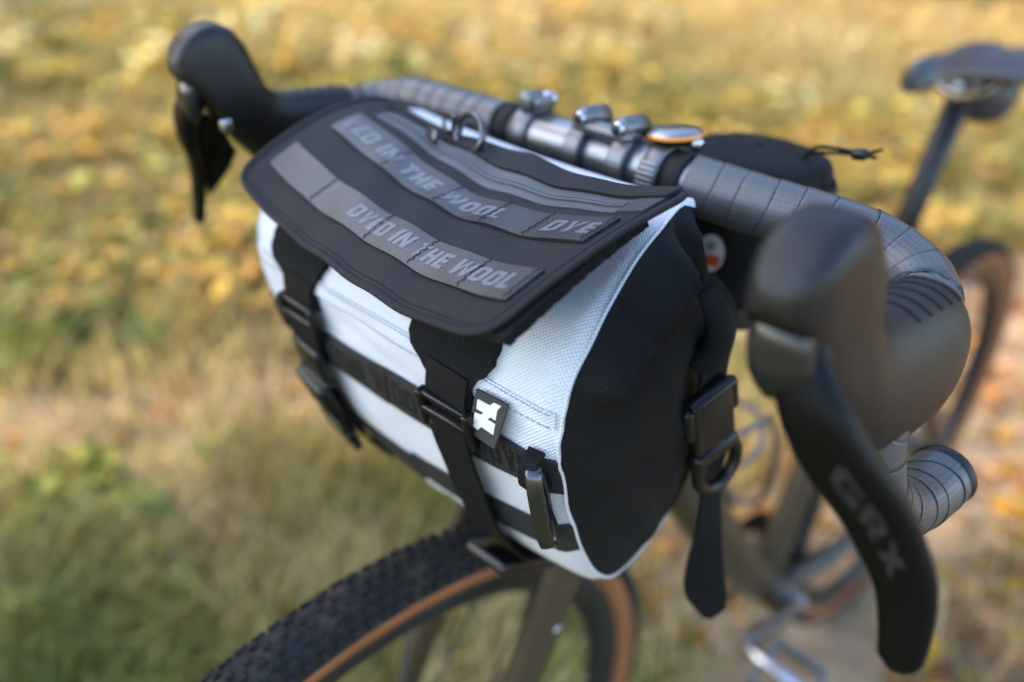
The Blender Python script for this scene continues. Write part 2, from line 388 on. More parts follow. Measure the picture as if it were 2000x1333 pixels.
# --- white shell
U, V = mesh_uv(XL, HW, .0, .40, 96, 120)
nu, nv = U.shape
vv = [body0(U[i, j], V[i, j]) for i in range(nu) for j in range(nv)]
mk('body_shell', vv, [q[::-1] for q in grid_faces(nu, nv)], 'white', BAG, uv=[(U[i, j], V[i, j]) for i in range(nu) for j in range(nv)], label='white woven pack cloth shell')
# --- black end panels, slack and creased
def end_panel(x0, sgn):
    sv = np.linspace(0.004, SMAX, 120); ring = np.array([body0(x0, s) for s in sv]); n = len(ring)
    c = np.array([x0, .098, .868]); rr = [1.0, .985, .96, .93, .89, .84, .78, .71, .64, .56, .48, .40, .31, .22, .13, .05]
    v = []; uv = []
    for r_ in rr:
        for q in ring:
            p = c+(q-c)*r_
            y, z = p[1], p[2]
            d = .011*(1-r_**4)
            if sgn > 0:
                def line(y0, z0, y1, z1, sig):
                    t = ((y-y0)*(y1-y0)+(z-z0)*(z1-z0))/((y1-y0)**2+(z1-z0)**2); t = min(1, max(0, t))
                    dd = math.hypot(y-(y0+t*(y1-y0)), z-(z0+t*(z1-z0))); return math.exp(-(dd/sig)**2)
                e = sstep(0, .12, 1-r_)
                d += e*(.007*line(.026, .910, .052, .902, .008)+.009*line(.052, .902, .105, .935, .011)-.010*line(.058, .893, .10, .905, .010)
                        +.006*line(.10, .95, .135, .90, .006)-.006*line(.115, .955, .15, .905, .006)+.005*line(.13, .955, .155, .92, .006)
                        -.005*line(.06, .935, .085, .905, .006)+.004*line(.045, .86, .09, .80, .012))
                d += e*.0012*math.sin(y*210+z*60)*math.sin(z*90+1)+e*.0009*math.sin(z*170-y*90)
            else: d += .002*math.sin(y*120+z*60)*(1-r_)
            v.append((p[0]+sgn*d, y, z)); uv.append((y, z))
    v.append((x0+sgn*.011, c[1], c[2])); uv.append((c[1], c[2])); k = len(v)-1; m = len(rr)
    f = grid_faces(m, n, wrap=True)+[((m-1)*n+j, k, (m-1)*n+(j+1) % n) for j in range(n)]
    if sgn < 0: f = [q[::-1] for q in f]
    mk('end_panel', v, f, 'black_cloth', BAG, uv=uv, label='slack black end panel')
end_panel(HW-.0005, 1); end_panel(XL+.0005, -1)
# --- corded seam where shell meets end panel
for x0 in (HW-.001, XL+.001):
    P = np.array([body(x0, s, .0006) for s in np.linspace(.02, .385, 110)])
    g = Geo().add(*sweep(P, .0010, n=8, ref=(1, 0, 0))); g.build('seam_cord', 'white', BAG)
# --- stiff black back panel
def rrect(w, h, r_, n=8):
    o = []
    for cx, cy, a0 in ((w/2-r_, h/2-r_, 0), (-w/2+r_, h/2-r_, 90), (-w/2+r_, -h/2+r_, 180), (w/2-r_, -h/2+r_, 270)):
        for k in range(n+1): t = R(a0+90*k/n); o.append((cx+r_*math.cos(t), cy+r_*math.sin(t)))
    return o
ol = rrect(.250, .165, .062); v = []; 
for y_, k in ((.1625, .96), (.164, 1.), (.171, 1.), (.1725, .97)): v += [(-.009+q[0]*k, y_, .856+q[1]*k) for q in ol]
n = len(ol); f = grid_faces(4, n, wrap=True)+[tuple(range(n))[::-1], tuple(range(3*n, 4*n))]
mk('back_panel', v, f, 'black_cloth', BAG, uv=[(q[0], q[2]) for q in v], smooth=False)
# --- lid with bound edge
RA, RB = .032, .075
def ins(t, r_):
    t = min(t, 1-t); return 0 if t >= r_ else (1-math.sqrt(max(0, 1-((r_-t)/r_)**2)))
ta = np.linspace(0, 1, 64); tb = np.linspace(0, 1, 40)
Ua = np.zeros((64, 40)); Vb = np.zeros((64, 40))
for i, a in enumerate(ta):
    for j, b in enumerate(tb):
        k = RA*ins(b, RB); Ua[i, j] = k+(1-2*k)*a; Vb[i, j] = b
lid = mk('lid', *slab(flap, Ua, Vb, -.0012, .0012)[:2], 'lid_cloth', BAG, uv=slab(flap, Ua, Vb, -.0012, .0012)[2], label='black rectangular lid flap with bound edge')
loop = [(Ua[i, 0], Vb[i, 0]) for i in range(64)]+[(Ua[63, j], Vb[63, j]) for j in range(1, 40)]+[(Ua[i, 39], Vb[i, 39]) for i in range(62, -1, -1)]+[(Ua[0, j], Vb[0, j]) for j in range(38, 0, -1)]
P = np.array([flap(a, b, .0004) for a, b in loop])
for _ in range(2): P = (np.roll(P, 1, 0)+2*P+np.roll(P, -1, 0))/4
Geo().add(*sweep(P, .0017, .0030, n=12, closed=True)).build('edge_binding', 'binding', lid)
# stitch line inside the binding
g = Geo(); Q = [(a+(.5-a)*.028, b+(.5-b)*.06) for a, b in loop]
for i in range(0, len(Q), 1):
    p0, p1 = np.array(Q[i]), np.array(Q[(i+1) % len(Q)])
    for k in range(2): 
        q0 = p0+(p1-p0)*(k*.5+.05); q1 = p0+(p1-p0)*(k*.5+.40); g.add(*sweep([flap(*q0, .0013), flap(*((q0+q1)/2), .0015), flap(*q1, .0013)], .00025, n=5))
o = g.build('edge_stitching', 'stitch', lid); o['kind'] = 'stuff'
# --- lid webbing with woven words
S1 = (.05, .968, .150, .325); S2 = (.075, .965, .515, .705)
for a0, a1, b0, b1 in (S1, S2):
    U, V = mesh_uv(a0, a1, b0, b1, 80, 7)
    def fl2(a, b, h, a0=a0, a1=a1):
        bump = .0004*math.sin((a-a0)*17)**2
        return flap(a, b, h+bump)
    wb = Geo().add(*slab(fl2, U, V, .0011, .0026)).build('lid_webbing', 'webbing', BAG, label='dark webbing strip woven with pale words')
    if b0 < .3: words = (('DYED IN THE WOOL', .395, .948),); tacks = (.255, .50, .665, .83, .958)
    else: words = (('YED IN THE WOOL', .085, .715), ('DYE', .832, .962)); tacks = (.305, .51, .675, .805, .956)
    m_ = (b1-b0)
    for tx, u0, u1 in words:
        text_geo(tx, fl2, u0, u1, b0+.27*m_, b1-.25*m_, .00275, slant=.1).build('lettering', 'letter', wb)
    g = Geo()
    for ta_ in tacks:
        for k in range(11):
            b = b0+m_*(.04+.92*k/10.); da = .003*(1 if k % 2 else -1)
            g.add(*sweep([fl2(ta_-da, b, .0029), fl2(ta_+da*.2, b+m_*.045, .0031), fl2(ta_+da, b+m_*.08, .0029)], .00022, n=5))
    o = g.build('tack_stitching', 'stitch', wb); o['kind'] = 'stuff'
# --- zip with folded lip, garage and ring pull
def zc(a): return .822+.022*math.sin((a-.1)*2.2)-.02*(a-.5)
def fz(a, t, h): return flap(a, zc(a)+t*.062, h)
U, V = mesh_uv(.10, .925, -1, 1, 60, 9)
zp = Geo().add(*slab(fz, U, V, .0011, .0019)).build('zip_tape', 'zip', BAG, label='coated grey zip tape along the lid')
for t0 in (-.16, .16):
    U, V = mesh_uv(.10, .925, t0-.12, t0+.12, 60, 5)
    Geo().add(*slab(fz, U, V, .0019, .0029)).build('zip_lip', 'zip', zp)
U, V = mesh_uv(.925, .985, -1, 1, 6, 6); Geo().add(*slab(fz, U, V, .0012, .0024)).build('zip_garage', 'zip_end', zp)
U, V = mesh_uv(.06, .985, 1.05, 1.0, 60, 8)
for i in range(60):
    for j in range(8): V[i, j] = 1.02+(2.05 if U[i, j] > .2 else 2.)*j/7*.75
Geo().add(*slab(fz, U, V, .0014, .0036)).build('zip_cover_fold', 'lid_cloth', lid)
# ring pull: small link, stem and a big oval ring lying on the lid
c0 = flap(.372, .955, .008); e1 = flap(.46, .93, .008)-flap(.29, .955, .008); e1 /= np.linalg.norm(e1)
e2 = flap(.37, 1., .012)-flap(.37, .85, .004); e2 -= e1*(e1@e2); e2 /= np.linalg.norm(e2); e3 = np.cross(e1, e2)
e2 = (e2*.8+e3*.6); e2 /= np.linalg.norm(e2)
P = [c0+e1*(.0150*math.cos(t))+e2*(.0105*math.sin(t)) for t in np.linspace(0, 2*math.pi, 40, endpoint=False)]
rg = Geo().add(*sweep(P, .0021, n=10, closed=True)).build('pull_ring', 'metal_dark', BAG, label='grey metal ring on the zip pull')
cl = c0-e1*.0245
P = [cl+e1*(.0085*math.cos(t))+e2*(.0048*math.sin(t)) for t in np.linspace(0, 2*math.pi, 26, endpoint=False)]
Geo().add(*sweep(P, .0013, n=8, closed=True)).build('pull_link', 'metal_dark', rg)
P = [c0-e1*.0155+e3*(.0034*math.cos(t))+e2*.0045*math.sin(t) for t in np.linspace(0, 2*math.pi, 20, endpoint=False)]
Geo().add(*sweep(P, .0015, n=8, closed=True)).build('pull_knot', 'strap', rg)
v, f = placed(rbox((.012, .007, .0035), .3), flap(.285, .84, .0055), e1, e2, e3); Geo().add(v, f).build('zip_slider', 'metal_dark', rg)
# --- fuzzy hook-and-loop under the lid edge
U, V = mesh_uv(.935, 1.012, .03, .80, 8, 40)
for j in range(40):
    for i in range(8): U[i, j] -= (.035*i/7)*(j/39)**1.5
    U[-1, j] += .0025*math.sin(j*2.1)*math.sin(j*.7)+.012*(1-j/39)
Geo().add(*slab(flap, U, V, -.0065, -.0016)).build('lid_pile_strip', 'pile', BAG)
# --- front: top seam, webbing bands with tonal words
def seam_s(x): return .1665-.002*x/.1
fs = lambda x, t, h: body(x, seam_s(x)+t, h)
U, V = mesh_uv(XL+.006, HW-.004, -.0005, .0085, 80, 5)
Geo().add(*slab(fs, U, V, .0001, .0011)).build('seam_flange', 'white', BAG)
g = Geo()
for t0 in (.0008, .0078):
    x = XL+.008
    while x < HW-.006:
        g.add(*sweep([fs(x, t0, .0012), fs(x+.0012, t0, .0016), fs(x+.0024, t0, .0012)], .00028, n=5)); x += .0033
o = g.build('seam_stitching', 'stitch_grey', BAG); o['kind'] = 'stuff'
def band_s(x): return .2015-.011*(x+.06)/.175
fb = lambda x, t, h: body(x, band_s(x)+t, h+.0008*abs(math.sin(x*28)))
U, V = mesh_uv(XL+.001, HW-.0008, 0, .0245, 90, 6)
bw = Geo().add(*slab(fb, U, V, .0004, .0019)).build('front_webbing', 'webbing_dark', BAG, label='charcoal webbing band across the white front')
for tx, u0, u1 in (('THE WOOL', -.052, .040), ('DYED', .083, .1215), ('IN', -.085, -.062)):
    text_geo(tx, fb, u0, u1, .0200, .0050, .0021, slant=-.1).build('tonal_lettering', 'letter_dark', bw)
g = Geo()
for x in (-.10, .0005, .0805, .085):
    for k in range(10): g.add(*sweep([fb(x, .001+.0023*k, .0021), fb(x+.0003, .002+.0023*k, .0024), fb(x, .003+.0023*k, .0021)], .00028, n=5))
o = g.build('tack_stitching', 'stitch', bw); o['kind'] = 'stuff'
def low_s(x): return .246+.020*(.1-x)/.14
fl_ = lambda x, t, h: body(x, low_s(x)+t, h)
U, V = mesh_uv(XL+.001, HW-.0008, 0, .025, 80, 6)
Geo().add(*slab(fl_, U, V, .0004, .0018)).build('lower_webbing', 'webbing_dark', BAG)
# --- two strap sets down the front
def strap_set(xc, full):
    lean = 0.
    # fuzzy pad
    sv = np.linspace(.118, .186, 26); U = np.zeros((26, 14)); V = np.zeros((26, 14))
    for i, s in enumerate(sv):
        t = (s-.118)/.068
        hw_l = .027+.0035*math.sin(t*3.1)-.0125*sstep(.68, .9, t); hw_r = .026+.001*math.sin(t*7)-.0115*sstep(.55, .85, t)
        for j in range(14):
            U[i, j] = xc-hw_l+(hw_l+hw_r)*j/13+.0006*math.sin(i*2.3+j); V[i, j] = s+.001*math.sin(j*1.7+xc*90)
    def fp(x, s, h): return body(x, s, h)
    v, f, uv = slab(fp, U, V, .0004, .0042)
    st = Geo().add(v, f, uv).build('fastening_pad', 'pile', BAG, label='fuzzy black hook-and-loop pad')
    # webbing from the pad through the ladder buckle
    P = [body(xc, s, h) for s, h in ((.168, .0046), (.176, .0052), (.184, .0058), (.192, .0062), (.199, .004))]
    Geo().add(*ribbon(spline(P, 5), (1, 0, 0), .0290, .0018)).build('upper_strap', 'strap', BAG)
    # ladder buckle
    p, X, S, N = bframe(xc, .194, .0075); g = Geo()
    for sx in (-1, 1): g.add(*placed(rbox((.0042, .024, .0068), .3), p+X*sx*.0162, X, S, N))
    for ds, th in ((-.0095, .0036), (-.001, .0046), (.0095, .0042)): g.add(*placed(rbox((.032, .0042, th), .32), p+S*ds+N*(.0012 if ds == -.001 else 0), X, S, N))
    g.build('ladder_buckle', 'plastic', BAG, label='black plastic ladder buckle')
    # main strap hanging down the front to the underside
    if full:
        pts = [(.190, .0085), (.200, .0092), (.215, .0082), (.235, .0070), (.255, .0066), (.275, .0062), (.295, .0058), (.315, .0052), (.335, .0046), (.355, .004)]
    else:
        pts = [(.190, .0085), (.200, .0092), (.213, .008), (.225, .0075), (.25, .0052), (.275, .0052), (.30, .0055), (.32, .0050), (.34, .0046), (.36, .004)]
    P = [body(xc+(.003*math.sin((s-.19)*20) if full else 0), s, h) for s, h in pts]
    Geo().add(*ribbon(spline(P, 6), (1, 0, 0), .0290, .0018)).build('front_strap', 'strap', BAG, label='black webbing strap down the white front')
    # side-release buckle
    s0 = .322 if full else .262
    p, X, S, N = bframe(xc, s0, .0118 if not full else .0098); g = Geo()
    g.add(*placed(rbox((.034, .030, .0085), .35, 3), p-S*.018, X, S, N))
    g2 = Geo()
    for sx in (-1, 1): g2.add(*placed(rbox((.006, .022, .0065), .4), p+X*sx*.0135+S*.004, X, S, N))
    g2.add(*placed(rbox((.008, .024, .004), .4), p+S*.004, X, S, N)); g2.add(*placed(rbox((.034, .012, .0075), .35, 3), p+S*.019, X, S, N))
    g2.add(*placed(rbox((.034, .004, .0065), .35), p+S*.0285, X, S, N))
    o = g.build('buckle_socket', 'plastic', BAG); g2.build('buckle_prongs', 'plastic', o)
    if not full:
        p, X, S, N = bframe(xc, .224, .0085); g = Geo()
        g.add(*placed(rbox((.033, .026, .007), .35, 3), p, X, S, N)); g.add(*placed(rbox((.036, .005, .009), .35), p+S*.013, X, S, N)); g.build('buckle_keeper', 'plastic', BAG)
strap_set(.0605, True); strap_set(-.0745, False)
# --- woven patch with the mark
pc = {(0, 1): (.0815, .1695), (1, 1): (.1005, .168), (0, 0): (.0735, .1965), (1, 0): (.0955, .1925)}
pq = {k_: body(*v_, .0042 if k_[1] else .0055+.002*k_[0]) for k_, v_ in pc.items()}
pn = np.cross(pq[(1, 0)]-pq[(0, 0)], pq[(0, 1)]-pq[(0, 0)]); pn /= np.linalg.norm(pn)
if pn[1] > 0: pn = -pn
def fpatch(a, b, h): return (pq[(0, 0)]*(1-a)+pq[(1, 0)]*a)*(1-b)+(pq[(0, 1)]*(1-a)+pq[(1, 1)]*a)*b+pn*h
U, V = mesh_uv(0, 1, 0, 1, 10, 10)
pt = Geo().add(*slab(fpatch, U, V, 0, .0012)).build('logo_patch', 'patch', BAG, label='small dark square tag with a cream struck-through equals mark')
mark = [(0.121, 0.823), (0.52, 0.826), (0.605, 0.921), (0.843, 0.925), (0.766, 0.81), (0.798, 0.591), (0.635, 0.6), (0.562, 0.518), (0.818, 0.515), (0.856, 0.283), (0.436, 0.294), (0.356, 0.185), (0.117, 0.204), (0.19, 0.309), (0.149, 0.313), (0.13, 0.515), (0.332, 0.533), (0.39, 0.615), (0.151, 0.611)]
n = len(mark); v = [fpatch(*m_, .0016) for m_ in mark]+[fpatch(*m_, .0008) for m_ in mark]
mk('patch_mark', v, [tuple(range(n))]+[(i, (i+1) % n, (i+1) % n+n, i+n) for i in range(n)], 'patch_mark', pt, smooth=False)
# --- hanging metal loop on a webbing tab
p, X, S, N = bframe(.1165, .190, .004)
top = p; dn = np.array([.0, .30, -.955])
D2 = np.array([.63, -.78, 0.]); WX = np.array([.78, .63, 0.])
P = [top+dn*(.002+.029*(1-math.cos(t)))+D2*(.0075*math.sin(t)+.006) for t in np.linspace(0, 2*math.pi, 44, endpoint=False)]
Geo().add(*sweep(P, .0040, .0016, n=12, ref=tuple(WX), closed=True, expo=3)).build('hanging_loop', 'metal_dark', BAG, label='dark metal loop hanging at the front corner')
P = [body(.1165, s, h) for s, h in ((.186, .002), (.190, .0085), (.196, .0125), (.204, .011), (.212, .007), (.226, .003), (.238, .0018))]
Geo().add(*ribbon(spline(P, 5), (1, 0, 0), .009, .0016)).build('loop_tab', 'strap', BAG)
# --- side strap: roll-top webbing, buckle, and the loose tail
P = [(.115, .143, .918), (.126, .146, .908), (.131, .147, .895), (.133, .143, .872), (.1365, .139, .852)]
Geo().add(*ribbon(spline(P, 6), (0, .93, .25), .025, .002)).build('side_strap', 'strap', BAG)
P = [(.118, .140, .915), (.130, .143, .903), (.132, .142, .888), (.126, .138, .876)]
Geo().add(*sweep(spline(P, 6), [.011]*19, [.007]*19, n=12, ref=(0, 1, 0))).build('strap_roll', 'black_cloth', BAG)
o_, X, Y, Z = np.array([.1395, .138, .850]), np.array([.12, .93, .30]), np.array([.10, .28, -.95]), None
Z = np.cross(X, Y); Z /= np.linalg.norm(Z); Y = np.cross(Z, X)
g = Geo().add(*placed(rbox((.032, .040, .008), .35, 3), o_, X, Y, Z)).add(*placed(rbox((.020, .014, .0025), .4), o_+Z*.0045-Y*.006, X, Y, Z)).add(*placed(rbox((.033, .004, .0105), .4), o_-Y*.017, X, Y, Z))
sb = g.build('side_buckle', 'plastic', BAG, label='glossy black side-release buckle on the bag end')
Geo().add(*placed(rbox((.036, .012, .012), .4, 3), o_+Y*.026+Z*.001, X, Y, Z)).build('buckle_bar', 'plastic', sb)
P = [o_+Y*(.040+.017*math.sin(t))+X*(.002+.0165*math.cos(t)) for t in np.linspace(0, 2*math.pi, 30, endpoint=False)]
Geo().add(*sweep(P, .0038, .0042, n=10, ref=tuple(Z), closed=True)).build('buckle_loop', 'plastic', sb)
for sx in (-1, 1): Geo().add(*placed(rbox((.007, .022, .0075), .4), o_+X*sx*.0175-Y*.006, X, Y, Z)).build('buckle_catch', 'plastic', sb)
P = [o_+Y*.034, o_+Y*.048+Z*.003, (.146, .150, .785), (.150, .150, .757), (.155, .149, .730), (.162, .150, .703)]
wd = []
Pp = spline(P, 7)
for i in range(len(Pp)):
    t = i/(len(Pp)-1); ang = R(8+75*sstep(.25, .95, t)); wd.append(np.array([math.sin(ang)*.8, math.cos(ang), .15]))
Geo().add(*ribbon(Pp, np.array(wd), np.interp(np.linspace(0, 1, len(Pp)), [0, .3, .6, .85, .92, 1], [.022, .015, .018, .027, .026, .006]), .0022)).build('strap_tail', 'strap', BAG, label='loose black strap tail hanging below the side buckle')
# ================================================================== bicycle
BIKE = thing('bicycle', (0, .5, 0), 'olive brown gravel bicycle with black drop bars and tan-wall tyres', 'bicycle')
BY, BZ = .1840, .9545
# --- handlebar
half = np.array([(0, BY, BZ), (.06, BY, BZ), (.12, BY+.0005, BZ-.0005), (.17, BY+.0005, BZ-.001), (.196, .1805, BZ-.006), (.2115, .168, BZ-.011), (.2185, .145, BZ-.015), (.2195, .122, .932), (.2215, .110, .915),
                 (.2255, .107, .894), (.2315, .117, .868), (.2375, .141, .850), (.2415, .167, .845), (.2440, .190, .847)])
HB = spline(half, 10); HL = np.r_[0, np.cumsum(np.linalg.norm(np.diff(HB, axis=0), axis=1))]
def hb(t): return np.array([np.interp(t, HL, HB[:, i]) for i in range(3)])
full = np.vstack([HB[::-1]*[-1, 1, 1], HB[1:]])
rad = np.interp(np.abs(np.r_[-HL[::-1], HL[1:]]), [0, .05, .075, .09, 9], [.0159, .0159, .0140, .0125, .0120])
bar = Geo().add(*sweep(full, rad, n=24)).build('handlebar', 'bar', BIKE, label='bare black handlebar middle between the taped ends')
# tape: overlapping helical turns, each its own band
def tape_turn(t0, t1, sgn, k, skew=.007):
    n, m = 36, 9; v = []; uv = []
    for i in range(m):
        q = (0, .03, .10, .3, .5, .7, .90, .97, 1)[i]
        for j in range(n):
            th = 2*math.pi*j/n
            t = t0+(t1-t0)*q+(skew+.0022*q*(math.sin(k*2.3+2.3)-math.sin(k*2.3)))*math.cos(th+.6)
            t = min(max(t, .062), HL[-1]-.002)
            c = hb(t); T = hb(min(t+.002, HL[-1]))-hb(max(t-.002, 0)); T /= np.linalg.norm(T)
            a = np.array([0, -1., 0])-T*(-T[1]); 
            if np.linalg.norm(a) < .3: a = np.array([1., 0, 0])-T*T[0]
            if T[0] < .5: a = np.array([1., 0, 0])*(1-sstep(0., .5, max(0, T[0])))+np.array([0, -1., 0])*sstep(0., .5, max(0, T[0])); a = a-T*(a@T)
            a /= np.linalg.norm(a); b = np.cross(T, a)
            base = np.interp(t, [0, .08, .2, .3, 9], [.0163, .0163, .0160, .0158, .0155])
            r_ = base+.0004*(1-q)+.0001*math.sin(th*3+k*2.1)
            if i == 0: r_ -= .0008
            if i == m-1: r_ -= .0006
            p = c+(a*math.cos(th)+b*math.sin(th))*r_
            v.append((p[0]*sgn, p[1], p[2])); uv.append((t*1., j/n*2*math.pi*.017))
    f = grid_faces(m, n, wrap=True)
    if sgn > 0: f = [q_[::-1] for q_ in f]
    # seam of the uv cylinder is underneath; close it with a doubled column
    return v, f, uv
t, k = .070, 0
while t < HL[-1]-.012:
    wd = .0165 if t < .215 else .0125
    if t > .30: wd = .016
    wd *= 1+.10*math.sin(k*1.7+.4)
    for sgn in (1, -1):
        o = Geo().add(*tape_turn(t, t+wd+.0004, sgn, k, .007+.0022*math.sin(k*2.3))).build('tape_wrap', 'tape', bar)
        o.data.materials.append(M['tape_edge']); mi = np.zeros(8*36, 'i'); mi[:36] = 1; mi[-36:] = 1; o.data.polygons.foreach_set('material_index', mi)
    t += wd; k += 1
for sgn in (1, -1):
    e = HB[-1]*[sgn, 1, 1]; dT = (HB[-1]-HB[-3])*[sgn, 1, 1]; dT /= np.linalg.norm(dT)
    Geo().add(*sweep([e-dT*.003, e+dT*.002, e+dT*.0045, e+dT*.006], [.0163, .0166, .0150, .008], n=24)).build('bar_end_plug', 'hood', bar)
    c = hb(.0665)*[sgn, 1, 1]
    Geo().add(*sweep([c-np.array([sgn*.006, 0, 0]), c-np.array([sgn*.005, 0, 0]), c+np.array([sgn*.006, 0, 0]), c+np.array([sgn*.007, 0, 0])], [.0150, .0160, .0172, .0165], n=28, cap=False)).build('finishing_tape', 'binding', bar)
# --- hoods and levers
HY = [.162, .158, .150, .138, .118, .100, .087, .078, .071, .064, .055, .044, .033, .0245, .0185, .0152]
HT = [.944, .9545, .9585, .9600, .9600, .9600, .9615, .9670, .9805, .9960, 1.0060, 1.0092, 1.0068, 1.0015, .9945, .9870]
HBt = [.918, .906, .899, .895, .894, .896, .901, .908, .914, .921, .931, .944, .959, .9690, .9750, .9785]
HWd = [.0130, .0170, .0188, .0196, .0192, .0184, .0175, .0168, .0163, .0159, .0156, .0154, .0149, .0137, .0108, .0060]
def hood_pt(y, th, k=1.):
    zt = np.interp(-y, -np.array(HY), HT); zb = np.interp(-y, -np.array(HY), HBt); w_ = np.interp(-y, -np.array(HY), HWd)*k
    cx = np.interp(-y, [-.17, -.04, 0], [.2185, .2095, .2088]); zc_ = (zt+zb)/2; hh = (zt-zb)/2*k
    c, s = math.cos(th), math.sin(th); ex = 2/(2.4+1.7*float(sstep(-.08, -.04, -y)))
    x = math.copysign(abs(c)**ex, c)*w_; z = math.copysign(abs(s)**ex, s)*hh
    x *= 1-.05*max(0, s)-.13*max(0, -s)*float(sstep(.06, .11, y))                      # a little narrower on top
    zz = zc_+z
    return np.array([cx+x+max(0, .962-zz)*.17, y, zz])
ys = []
for a, b in zip(HY, HY[1:]): ys += list(np.linspace(a, b, 4)[:-1])
ys.append(HY[-1])
def hood(sgn):
    n = 36; v = []; uv = []
    for y in ys:
        for j in range(n):
            p = hood_pt(y, 2*math.pi*j/n); v.append((p[0]*sgn, p[1], p[2])); uv.append((y, p[2]))
    m = len(ys); f = grid_faces(m, n, wrap=True)
    v.append(((.2088)*sgn, .0145, .983)); uv.append((0, 0)); f += [((m-1)*n+j, len(v)-1, (m-1)*n+(j+1) % n) for j in range(n)]
    v.append((.2185*sgn, .163, .928)); uv.append((0, 0)); f += [((j+1) % n, len(v)-1, j) for j in range(n)]
    if sgn < 0: f = [q[::-1] for q in f]
    h = mk('brake_hood', v, f, 'hood', BIKE, uv=uv, label='black rubber brake hood with tall rounded horn')
    sm = h.modifiers.new('smooth', 'SMOOTH'); sm.factor = .5; sm.iterations = 3
    # moulded grip ribs on the outer top
    for i in range(5):
        y0 = .146-.0098*i
        P = [hood_pt(y0+.010*(t-.5), R(118-66*t), 1.0) for t in np.linspace(0, 1, 9)]
        P = np.array(P)*[sgn, 1, 1]
        Geo().add(*sweep(P, .0008, .0008, n=6)).build('grip_rib', 'tape_edge', h)
    # seam between the horn cap and the body
    P = np.array([hood_pt(.0085, th, 1.0) for th in np.linspace(R(-30), R(210), 30)])*[sgn, 1, 1]
    # lever
    C_ = [(.2125, .036, .978), (.2155, .032, .966), (.2205, .029, .956), (.2285, .028, .945), (.2385, .032, .931), (.2495, .039, .917), (.2585, .044, .903), (.2665, .047, .889), (.2715, .048, .873), (.2745, .0475, .858), (.2752, .047, .8525)]
    W = [.0080, .0092, .0106, .0120, .0125, .0124, .0118, .0106, .0092, .0078, .0040]; TH = [.008, .008, .0078, .0072, .0066, .0060, .0055, .0050, .0047, .0043, .0022]
    Pc = spline(C_, 6); t_ = np.linspace(0, len(C_)-1, len(Pc)); W_ = np.interp(t_, range(len(C_)), W); T_ = np.interp(t_, range(len(C_)), TH)
    v, f, uv = sweep(Pc*[sgn, 1, 1], T_, W_, n=20, ref=(0, -1, 0), expo=2.3)
    lv = mk('brake_lever', v, f, 'lever', BIKE, uv=uv, label='long black brake lever blade')
    # glossy pivot cover under the horn
    P = [(.2098, .032, .977), (.2103, .0272, .973), (.2115, .0248, .966), (.2142, .0250, .957), (.2175, .0275, .949)]
    Geo().add(*sweep(np.array(spline(P, 5))*[sgn, 1, 1], np.interp(np.linspace(0, 1, 21), [0, .25, .7, 1], [.004, .006, .0055, .002]), np.interp(np.linspace(0, 1, 21), [0, .2, .7, 1], [.008, .0115, .0115, .009]), n=18, ref=(0, -1, 0), expo=2.4)).build('pivot_cover', 'lever_cover', lv)
    # shift paddle behind the blade
    v = []
    pl = [(.222, .040, .950), (.232, .055, .936), (.242, .0685, .915), (.250, .0665, .902), (.259, .058, .886), (.262, .052, .878), (.257, .049, .893), (.245, .044, .917), (.232, .036, .937)]
    for off in (-.002, .002): v += [((q[0]+off)*sgn, q[1], q[2]+off*.4) for q in pl]
    n = len(pl); f = [tuple(range(n)), tuple(range(2*n-1, n-1, -1))]+[(i, i+n, (i+1) % n+n, (i+1) % n) for i in range(n)]
    o = mk('shift_paddle', v, f, 'lever', lv, smooth=False)
    bv = o.modifiers.new('bevel', 'BEVEL'); bv.width = .0012; bv.segments = 2
    # pivot screw and clamp bolt seen on the inner side
    if sgn < 0: Geo().add(*placed(rbox((.004, .008, .008), .4), np.array([(.2115-.0175)*sgn, .040, .947]), (1, 0, 0), (0, 1, 0), (0, 0, 1))).build('pivot_screw', 'bolt', lv)
    if sgn > 0:
        # words printed down the blade
        fr = frames(Pc, (0, -1, 0))
        def fn(u, v_, h_):
            i = min(max(u, 0), len(Pc)-1.001); i0 = int(i); q = i-i0
            c = Pc[i0]*(1-q)+Pc[i0+1]*q; T, a, b = fr[i0]; 
            wq = W_[i0]; d = (v_-.5)*2*.62
            return c+a*(T_[i0]*(1-abs(d)**2.3)**(1/2.3)+h_)+b*wq*d
        text_geo('GRX', fn, 23, 40, .66, .22, .00025, slant=-.25).build('lever_lettering', 'lever_print', lv)
hood(1); hood(-1)
# --- stem and faceplate
st0 = np.array([0, BY+.012, BZ+.001]); st1 = np.array([0, .262, BZ-.012])
stem = Geo().add(*sweep([st0, st0+(st1-st0)*.3, st1], [.017, .016, .019], [.021, .017, .019], n=20)).add(*sweep([(0, .255, BZ-.046), (0, .266, BZ+.002)], .0195, n=24)).build('stem', 'clamp', BIKE)
g = Geo()
XF = .0155
for x0, x1 in ((XF-.023, XF-.011), (XF+.011, XF+.023)):
    v, f = [], []
    n = 26; prof = []
    for rr in (.0161, .0215):
        for xx in (x0, x1):
            prof.append((rr, xx))
    ring = [(prof[0]), (prof[2]), (prof[3]), (prof[1])]
    for k in range(n):
        th = R(100)+R(200)*k/(n-1)
        for rr, xx in ring: v.append((xx, BY+rr*math.cos(th), BZ+rr*math.sin(th)))
    f = grid_faces(n, 4, wrap=True)+[(0, 1, 2, 3), tuple((n-1)*4+i for i in (3, 2, 1, 0))]
    g.add(v, f)
for zz in (.0185, -.0185): g.add(*placed(rbox((.046, .010, .0085), .35), (XF, BY-.0105, BZ+zz), (1, 0, 0), (0, 1, .3), (0, -.3, 1)))
fp_ = g.build('faceplate', 'clamp', stem, smooth=False)
bv = fp_.modifiers.new('bevel', 'BEVEL'); bv.width = .0012; bv.segments = 2; bv.limit_method = 'ANGLE'
